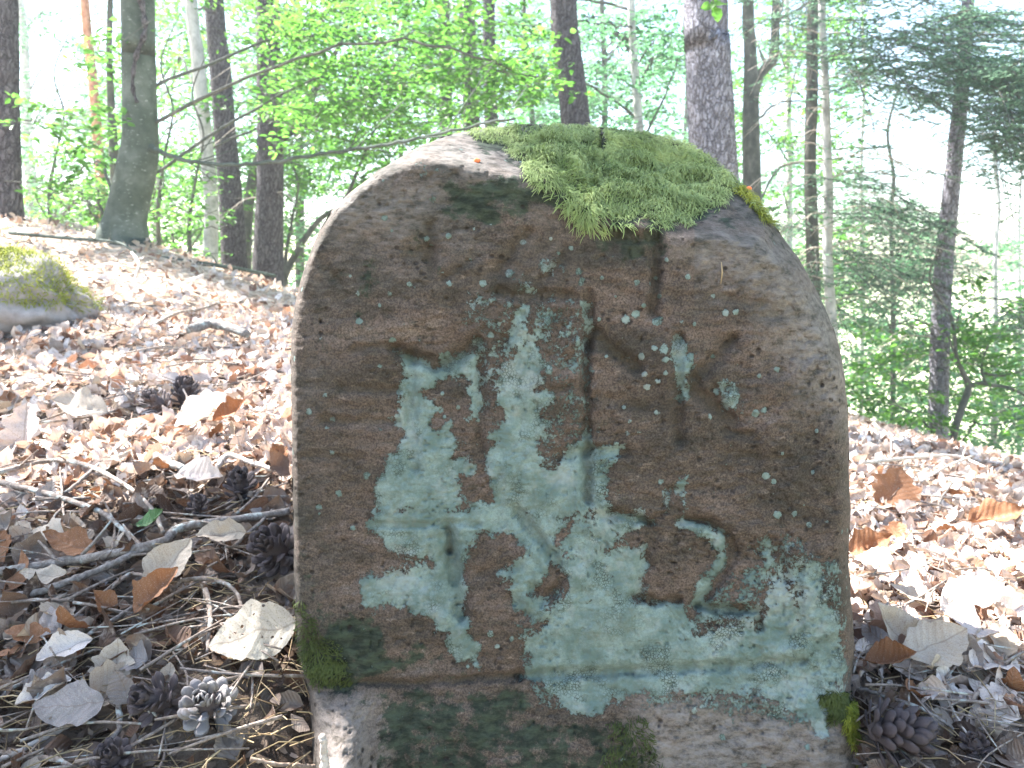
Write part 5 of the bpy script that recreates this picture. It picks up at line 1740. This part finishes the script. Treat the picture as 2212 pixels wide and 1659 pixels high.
# foliage that hangs in view
add_beech_crown(t4, cloud([(540, -40, 700, 120, 4.6, 6.4, 16), (600, -40, 1180, 250, 4.6, 7.6, 215), (80, 60, 262, 470, 4.6, 6.5, 22), (620, 60, 900, 320, 5.0, 6.6, 50)], seed=2), M_LEAF, 12, leaf=.055, per=30, limbs=4, limb_r=.011)
add_beech_crown(t5, cloud([(330, -30, 660, 560, 8.4, 10.5, 240), (345, 0, 560, 300, 6.8, 8, 9), (600, 100, 900, 400, 7.5, 9.5, 110)], seed=3), M_LEAF, 13, leaf=.06, per=28, limbs=5, limb_r=.012)
add_beech_crown(t3, cloud([(150, 120, 300, 480, 6.8, 8.0, 60), (60, 380, 330, 490, 7.2, 9, 40)], seed=31), M_LEAF, 41, leaf=.06, per=26, limbs=5)
add_beech_crown(t8, cloud([(600, 180, 1000, 420, 8.5, 11, 150), (380, 380, 600, 600, 9.5, 11, 70)], seed=4), M_LEAF, 14, leaf=.065, per=28, limbs=4, limb_r=.012)
add_beech_crown(t14, cloud([(1120, 30, 1480, 290, 8.5, 11.5, 150)], seed=5), M_LEAF_FAR, 15, leaf=.07, per=26, limbs=9)
add_beech_crown(t17, cloud([(1560, 0, 1860, 700, 9, 13, 230)], seed=6), M_LEAF, 16, leaf=.07, per=26, limbs=9)
add_beech_crown(t20, cloud([(1830, 700, 2212, 935, 6.4, 9, 120), (2060, 600, 2230, 800, 6.4, 8, 40)], seed=7), M_LEAF, 17, L=.4, leaf=.06, per=24, limbs=5, limb_r=.01)


# conifer boughs
def add_fir_crown(root, C, seed, L=.9, mleaf=None, twigs=16, need=17, nl=.028, toward=None):
    rng = np.random.default_rng(seed)
    S, R = TRUNK_LINE[root.name]
    idx = [int(np.argmin(np.abs(S[:, 2] - (c[2] + .15)))) for c in C]
    D = C - S[idx]
    D[:, 2] = rng.normal(-.12, .26, len(C)) * np.linalg.norm(D[:, :2], axis=1)
    if toward is not None: D = D * 0 + np.array(toward) + rng.normal(0, .4, C.shape) * [1, 1, .2]
    lf, tw = fir_boughs(C, D, rng, L, twigs, need, nl)
    V, F = join([(lf[0], [lf[1]]), tw])
    crown_mesh(root, lf, tw, mleaf or M_FIR, M_DARK)


add_fir_crown(t12, cloud([(1020, 20, 1200, 140, 11, 13, 34), (1160, 120, 1260, 240, 11.5, 13, 14)], seed=8, holes=False), 18, L=.9, nl=.035)
add_fir_crown(t18, cloud([(1690, -40, 2080, 180, 5.6, 7.6, 115), (1840, 150, 2000, 250, 6, 7.4, 14), (1660, 380, 1800, 690, 6.4, 7.6, 40), (1800, 330, 1900, 660, 6.4, 8, 40)], seed=9), 19, L=.85)
add_fir_crown(t19, cloud([(2110, 90, 2230, 300, 5.2, 6.6, 60), (2160, 260, 2260, 330, 5.4, 6.4, 16), (2020, 270, 2120, 340, 6.6, 7.2, 14), (1840, 400, 2160, 640, 6.4, 8.4, 46), (2100, 620, 2230, 720, 6, 7.4, 18), (1960, 130, 2180, 210, 6.4, 7.4, 22)], seed=10), 20, L=.8)
add_fir_crown(t1, cloud([(60, 180, 210, 310, 9, 11, 12)], seed=11, holes=False), 21, L=.9, nl=.04)


# dead bare twigs on the spruces
def dead_twigs(root, spots, seed, L=(.25, .8)):
    rng = np.random.default_rng(seed)
    parts_ = []
    S, R = TRUNK_LINE[root.name]
    for z0, side in spots:
        i = int(np.argmin(np.abs(S[:, 2] - z0)))
        s = S[i]
        l = rng.uniform(*L)
        d = norm([side * rng.uniform(.6, 1), rng.uniform(-.7, .3), rng.uniform(-.3, .2)])
        pts = resample(np.array([s, s + d * l * .5 + [0, 0, .03], s + d * l + [0, 0, -.22 * l]]), 9)
        V, F = tube(pts, np.linspace(.006, .002, 9), 4)
        parts_.append((V, F))
        for k in range(6):
            a = pts[int(rng.integers(2, 9))]
            b = a + norm([side * rng.uniform(0, 1), rng.uniform(-.6, .6), rng.uniform(-1, .1)]) * rng.uniform(.06, .25) * l * 2
            parts_.append((lambda v: (v[0], [v[1]]))(prism(np.array([a]), np.array([b]), .0024)))
    V, F = join(parts_)
    tag(part('dead_twigs', V, F, [M_DEAD], root), kind='stuff')


dead_twigs(t18b, [(z, s) for z in np.linspace(.2, 3.2, 24) for s in (-1, 1)], 5)
dead_twigs(t19, [(z, s) for z in np.linspace(-.2, 2.6, 20) for s in (-1, 1)], 6, (.2, .7))
dead_twigs(t7, [(z, s) for z in (1.2, 1.9, 2.3) for s in (-1, 1)], 7, (.3, .6))

# background beeches down the slope, each with its own crown
BG = [
    ((60, 300, 70, 480), 16, [(-20, 330, 420, 500, 13, 18, 230), (-20, 20, 260, 330, 13, 18, 150)], 'pale beech far down behind the left edge pine', 22),
    ((640, 0, 648, 640), 14, [(560, -30, 1000, 300, 12, 16, 260), (600, 300, 760, 640, 12, 15, 80)], 'beech standing far behind the stone left shoulder', 18),
    ((330, 100, 338, 560), 13, [(300, 0, 640, 600, 12, 16, 260)], 'slim beech in the gap right of the big beech', 13),
    ((1300, 0, 1306, 300), 15, [(1060, -30, 1500, 300, 13, 18, 230)], 'far beech behind the middle pines', 12),
    ((1700, 0, 1704, 650), 15, [(1560, -20, 1860, 720, 13, 18, 260)], 'far beech behind the red barked pine', 13),
    ((1925, 480, 1928, 900), 13, [(1800, 560, 2060, 960, 11, 15, 230)], 'shrubby beech just beyond the right ridge', 11),
    ((2150, 560, 2146, 960), 13, [(1980, 640, 2260, 980, 11, 15, 220)], 'bushy beech beyond the ridge at right edge', 12),
    ((860, 0, 866, 500), 17, [(760, -30, 1240, 290, 14, 19, 220)], 'beech seen small behind the background pines', 10),
    ((1860, 380, 1862, 760), 17, [(1820, 440, 2220, 760, 14, 20, 140)], 'distant pale beech in the bright gap at right', 9),
    ((1480, 300, 1482, 700), 24, [(-60, 60, 700, 640, 22, 32, 230)], 'very distant beech, hardly seen behind the left pines', 10),
    ((2200, 500, 2202, 950), 25, [(1560, 380, 2280, 985, 21, 34, 420)], 'very distant beech filling the valley at right', 10),
    ((1130, 100, 1132, 300), 24, [(600, -30, 1560, 640, 20, 30, 300)], 'very distant beech behind the middle pines', 9),
]
for i, ((xa, ya, xb, yb), Y, rects, lab, w) in enumerate(BG):
    r = tree([(xa, ya), ((xa + xb) / 2 + 3, (ya + yb) / 2), (xb, yb)], [w * .8, w, w * 1.1], Y, M_DARK if i % 2 else M_PALE, lab, 'beech_tree', H=9 if i not in (5, 6) else 3.5, sink=.5, group='beeches down the slope behind the ridge', base_free=True)
    add_beech_crown(r, cloud(rects, seed=60 + i), M_LEAF_FAR, 70 + i, L=.75 if Y < 20 else 1.3, leaf=.095 if Y < 20 else .16, per=24, limbs=7, limb_r=.02)

# small understorey saplings on the left ridge
for k, (x, y0, y1, Y, lab) in enumerate([(345, 330, 560, 6.2, 'leafy sapling right of the big beech foot'), (412, 380, 585, 6.6, 'dark crooked sapling before the pale slim beech'), (620, 470, 650, 8.2, 'sapling between the right pine and the stone'), (110, 330, 490, 7.0, 'sapling between left pine and orange pine')]):
    r = tree([(x + 12, y0), (x - 3, (y0 + y1) / 2), (x, y1)], [5, 8, 10], Y, M_DARK, lab, 'beech_sapling', 'sapling', H=1.6, sink=.4, flare=.1, topr=.3)
    add_beech_crown(r, cloud([(x - 55, y0 - 20, x + 60, y1 - 20, Y - .5, Y + .6, 16)], seed=90 + k, holes=False), M_LEAF, 95 + k, L=.35, leaf=.055, per=18, limbs=4, limb_r=.006)


# ---- overhead leaves: unseen sprays added to shade chosen spots, and high crowns
def overhead(root, targets, h0, h1, n, seed, leaf=.062, spread=.0, per=22, L=.26, mleaf=None):
    """sprays placed so that their shade falls on the given spots (x, y, z, radius)"""
    rng = np.random.default_rng(seed)
    C = []
    for (x, y, z, rx, ry, m) in targets:
        for _ in range(m):
            while True:
                a = rng.uniform(-1, 1, 2)
                if a @ a < 1: break
            h = rng.uniform(h0, h1)
            p = np.array([x + a[0] * rx, y + a[1] * ry, z])
            C.append(p + SUN * (h / SUN[2]))
    add_beech_crown(root, np.array(C), mleaf or M_LEAF, seed, L=L, leaf=leaf, per=per, limbs=7, limb_r=.03, bark=M_BEECH, zmin=3.6)


overhead(t4, [(-.62, .62, .05, .30, .16, 60), (-.46, .76, .08, .07, .10, 10), (-.40, 1.0, .1, .16, .10, 12), (-.85, 1.05, .12, .22, .16, 16), (-1.9, 4.2, .5, 1.6, .8, 60), (-.9, 3.6, .4, .6, .6, 20),
              (-.26, .93, .30, .03, .10, 5), (-1.3, 2.5, .3, .7, .12, 16), (-.9, 1.75, .2, .3, .08, 8), (.5, 2.9, 0, .5, .2, 10), (.14, .90, .64, .10, .05, 8), (-2.2, 7.5, 2, 1.0, 1.0, 40), (-2.25, 4.75, 2.1, .22, .22, 16), (-2.3, 4.75, 1.6, .22, .22, 14), (-2.35, 4.75, 1.15, .25, .22, 14), (-3.4, 5.5, 1.6, .2, .2, 8), (-1.45, 3.2, .35, .5, .12, 10), (.6, 8, 2, .4, .4, 20)], 4.6, 6.4, 0, 101)


def high_crown(root, seed, n=60, rad=1.3, z0=8.2, z1=12.0, fir=False):
    rng = np.random.default_rng(seed)
    S, R = TRUNK_LINE[root.name]
    z = rng.uniform(z0, z1, n)
    idx = [int(np.argmin(np.abs(S[:, 2] - v))) for v in z]
    a = rng.uniform(0, 2 * math.pi, n)
    rr = rad * rng.uniform(.35, 1, n)
    C = S[idx] + np.stack([np.cos(a) * rr, np.sin(a) * rr, rng.normal(0, .2, n)], -1)
    lf, tw = fir_boughs(C, C - S[idx] + [0, 0, .25], rng, .6, 10, 8, .07)
    crown_mesh(root, lf, tw, M_FIR, M_DARK)


for i, r in enumerate([t2, t6, t7, t9, t10, t11, t13, t15, t16]):
    high_crown(r, 120 + i)

# leafy twig hanging into the top of the picture
hb = thing('beech_branch', at(1540, -200, 2.6), 'fresh leafy beech twig hanging into the top edge before the thickest pine', 'branch')
_p = resample(np.vstack([at(1590, -900, 3.2)[None], at(1560, -420, 2.8)[None], at(1545, -160, 2.6)[None], at(1541, 6, 2.55)[None]]), 20)
V_, F_ = tube(_p, np.linspace(.012, .0015, 20), 6)
part('twig', V_, F_, [M_DARK], hb)
_r = np.random.default_rng(6)
for (px, py, s, ax, ay) in [(1530, 12, .055, -.9, -.3), (1552, 8, .05, .8, -.3), (1548, 30, .05, .1, -1), (1536, -30, .05, -.7, .2), (1556, -40, .055, .8, .1), (1548, -90, .05, -.7, .1), (1560, -120, .05, .8, 0)]:
    P_ = at(px, py, 2.56)
    V_, F_, uv_ = leaf_batch(P_[None], norm(np.array([[ax, -.2, ay]])), norm(np.array([[.3, -.8, .5]])) if True else None, np.array([s]), _r, 9, 5, .72, (-.3, .4), (0, .3))
    part('leaf', V_, F_, [M_LEAF], hb)

# small bits on the stone
for (px, py, lab) in [(1030, 347, 'tiny orange bud scale on the bare sunlit top of the stone'), (1617, 407, 'tiny orange bud scale on the mossy right shoulder of the stone')]:
    Yq, _m = stone_surface(np.array([[px, py]], float))
    P_ = at(px, py, Yq[0] - .004)
    V, F, D = blob(P_, (.0032, .0022, .0024), 3, 8, .6)
    me = make_mesh('bud_scale', V - P_, F, [M_BUD])
    tag(link('bud_scale', me, None, P_), lab, 'bud')
Yq, _m = stone_surface(np.array([[1559, 590]], float))
V_, F_ = tube(np.vstack([at(1558, 566, Yq[0] - .0015)[None], at(1560, 588, Yq[0] - .003)[None], at(1557, 614, Yq[0] - .0015)[None]]), [.0004, .0008, .0003], 5)
me = make_mesh('pine_needle', V_, F_, [M_NEEDLE])
tag(link('pine_needle', me), 'single straw coloured needle stuck upright on the right of the carved face', 'needle')


# the sunlit air between the trees
def haze():
    x0, x1, y0, y1, z0, z1 = -45, 45, -8, 60, -34, 14.5
    V = np.array([(x, y, z) for z in (z0, z1) for y in (y0, y1) for x in (x0, x1)], float)
    F = np.array([[0, 2, 3, 1], [4, 5, 7, 6], [0, 1, 5, 4], [2, 6, 7, 3], [0, 4, 6, 2], [1, 3, 7, 5]])
    m, nt, out = new_mat('haze')
    v = nt.nodes.new('ShaderNodeVolumePrincipled')
    v.inputs['Color'].default_value = (0.86, 0.93, 1.0, 1)
    v.inputs['Density'].default_value = HAZE
    v.inputs['Anisotropy'].default_value = 0.35
    nt.links.new(v.outputs[0], out.inputs['Volume'])
    tag(link('haze', make_mesh('haze', V, F, [m], smooth=False)), kind='stuff')


HAZE = 0.0032
haze()
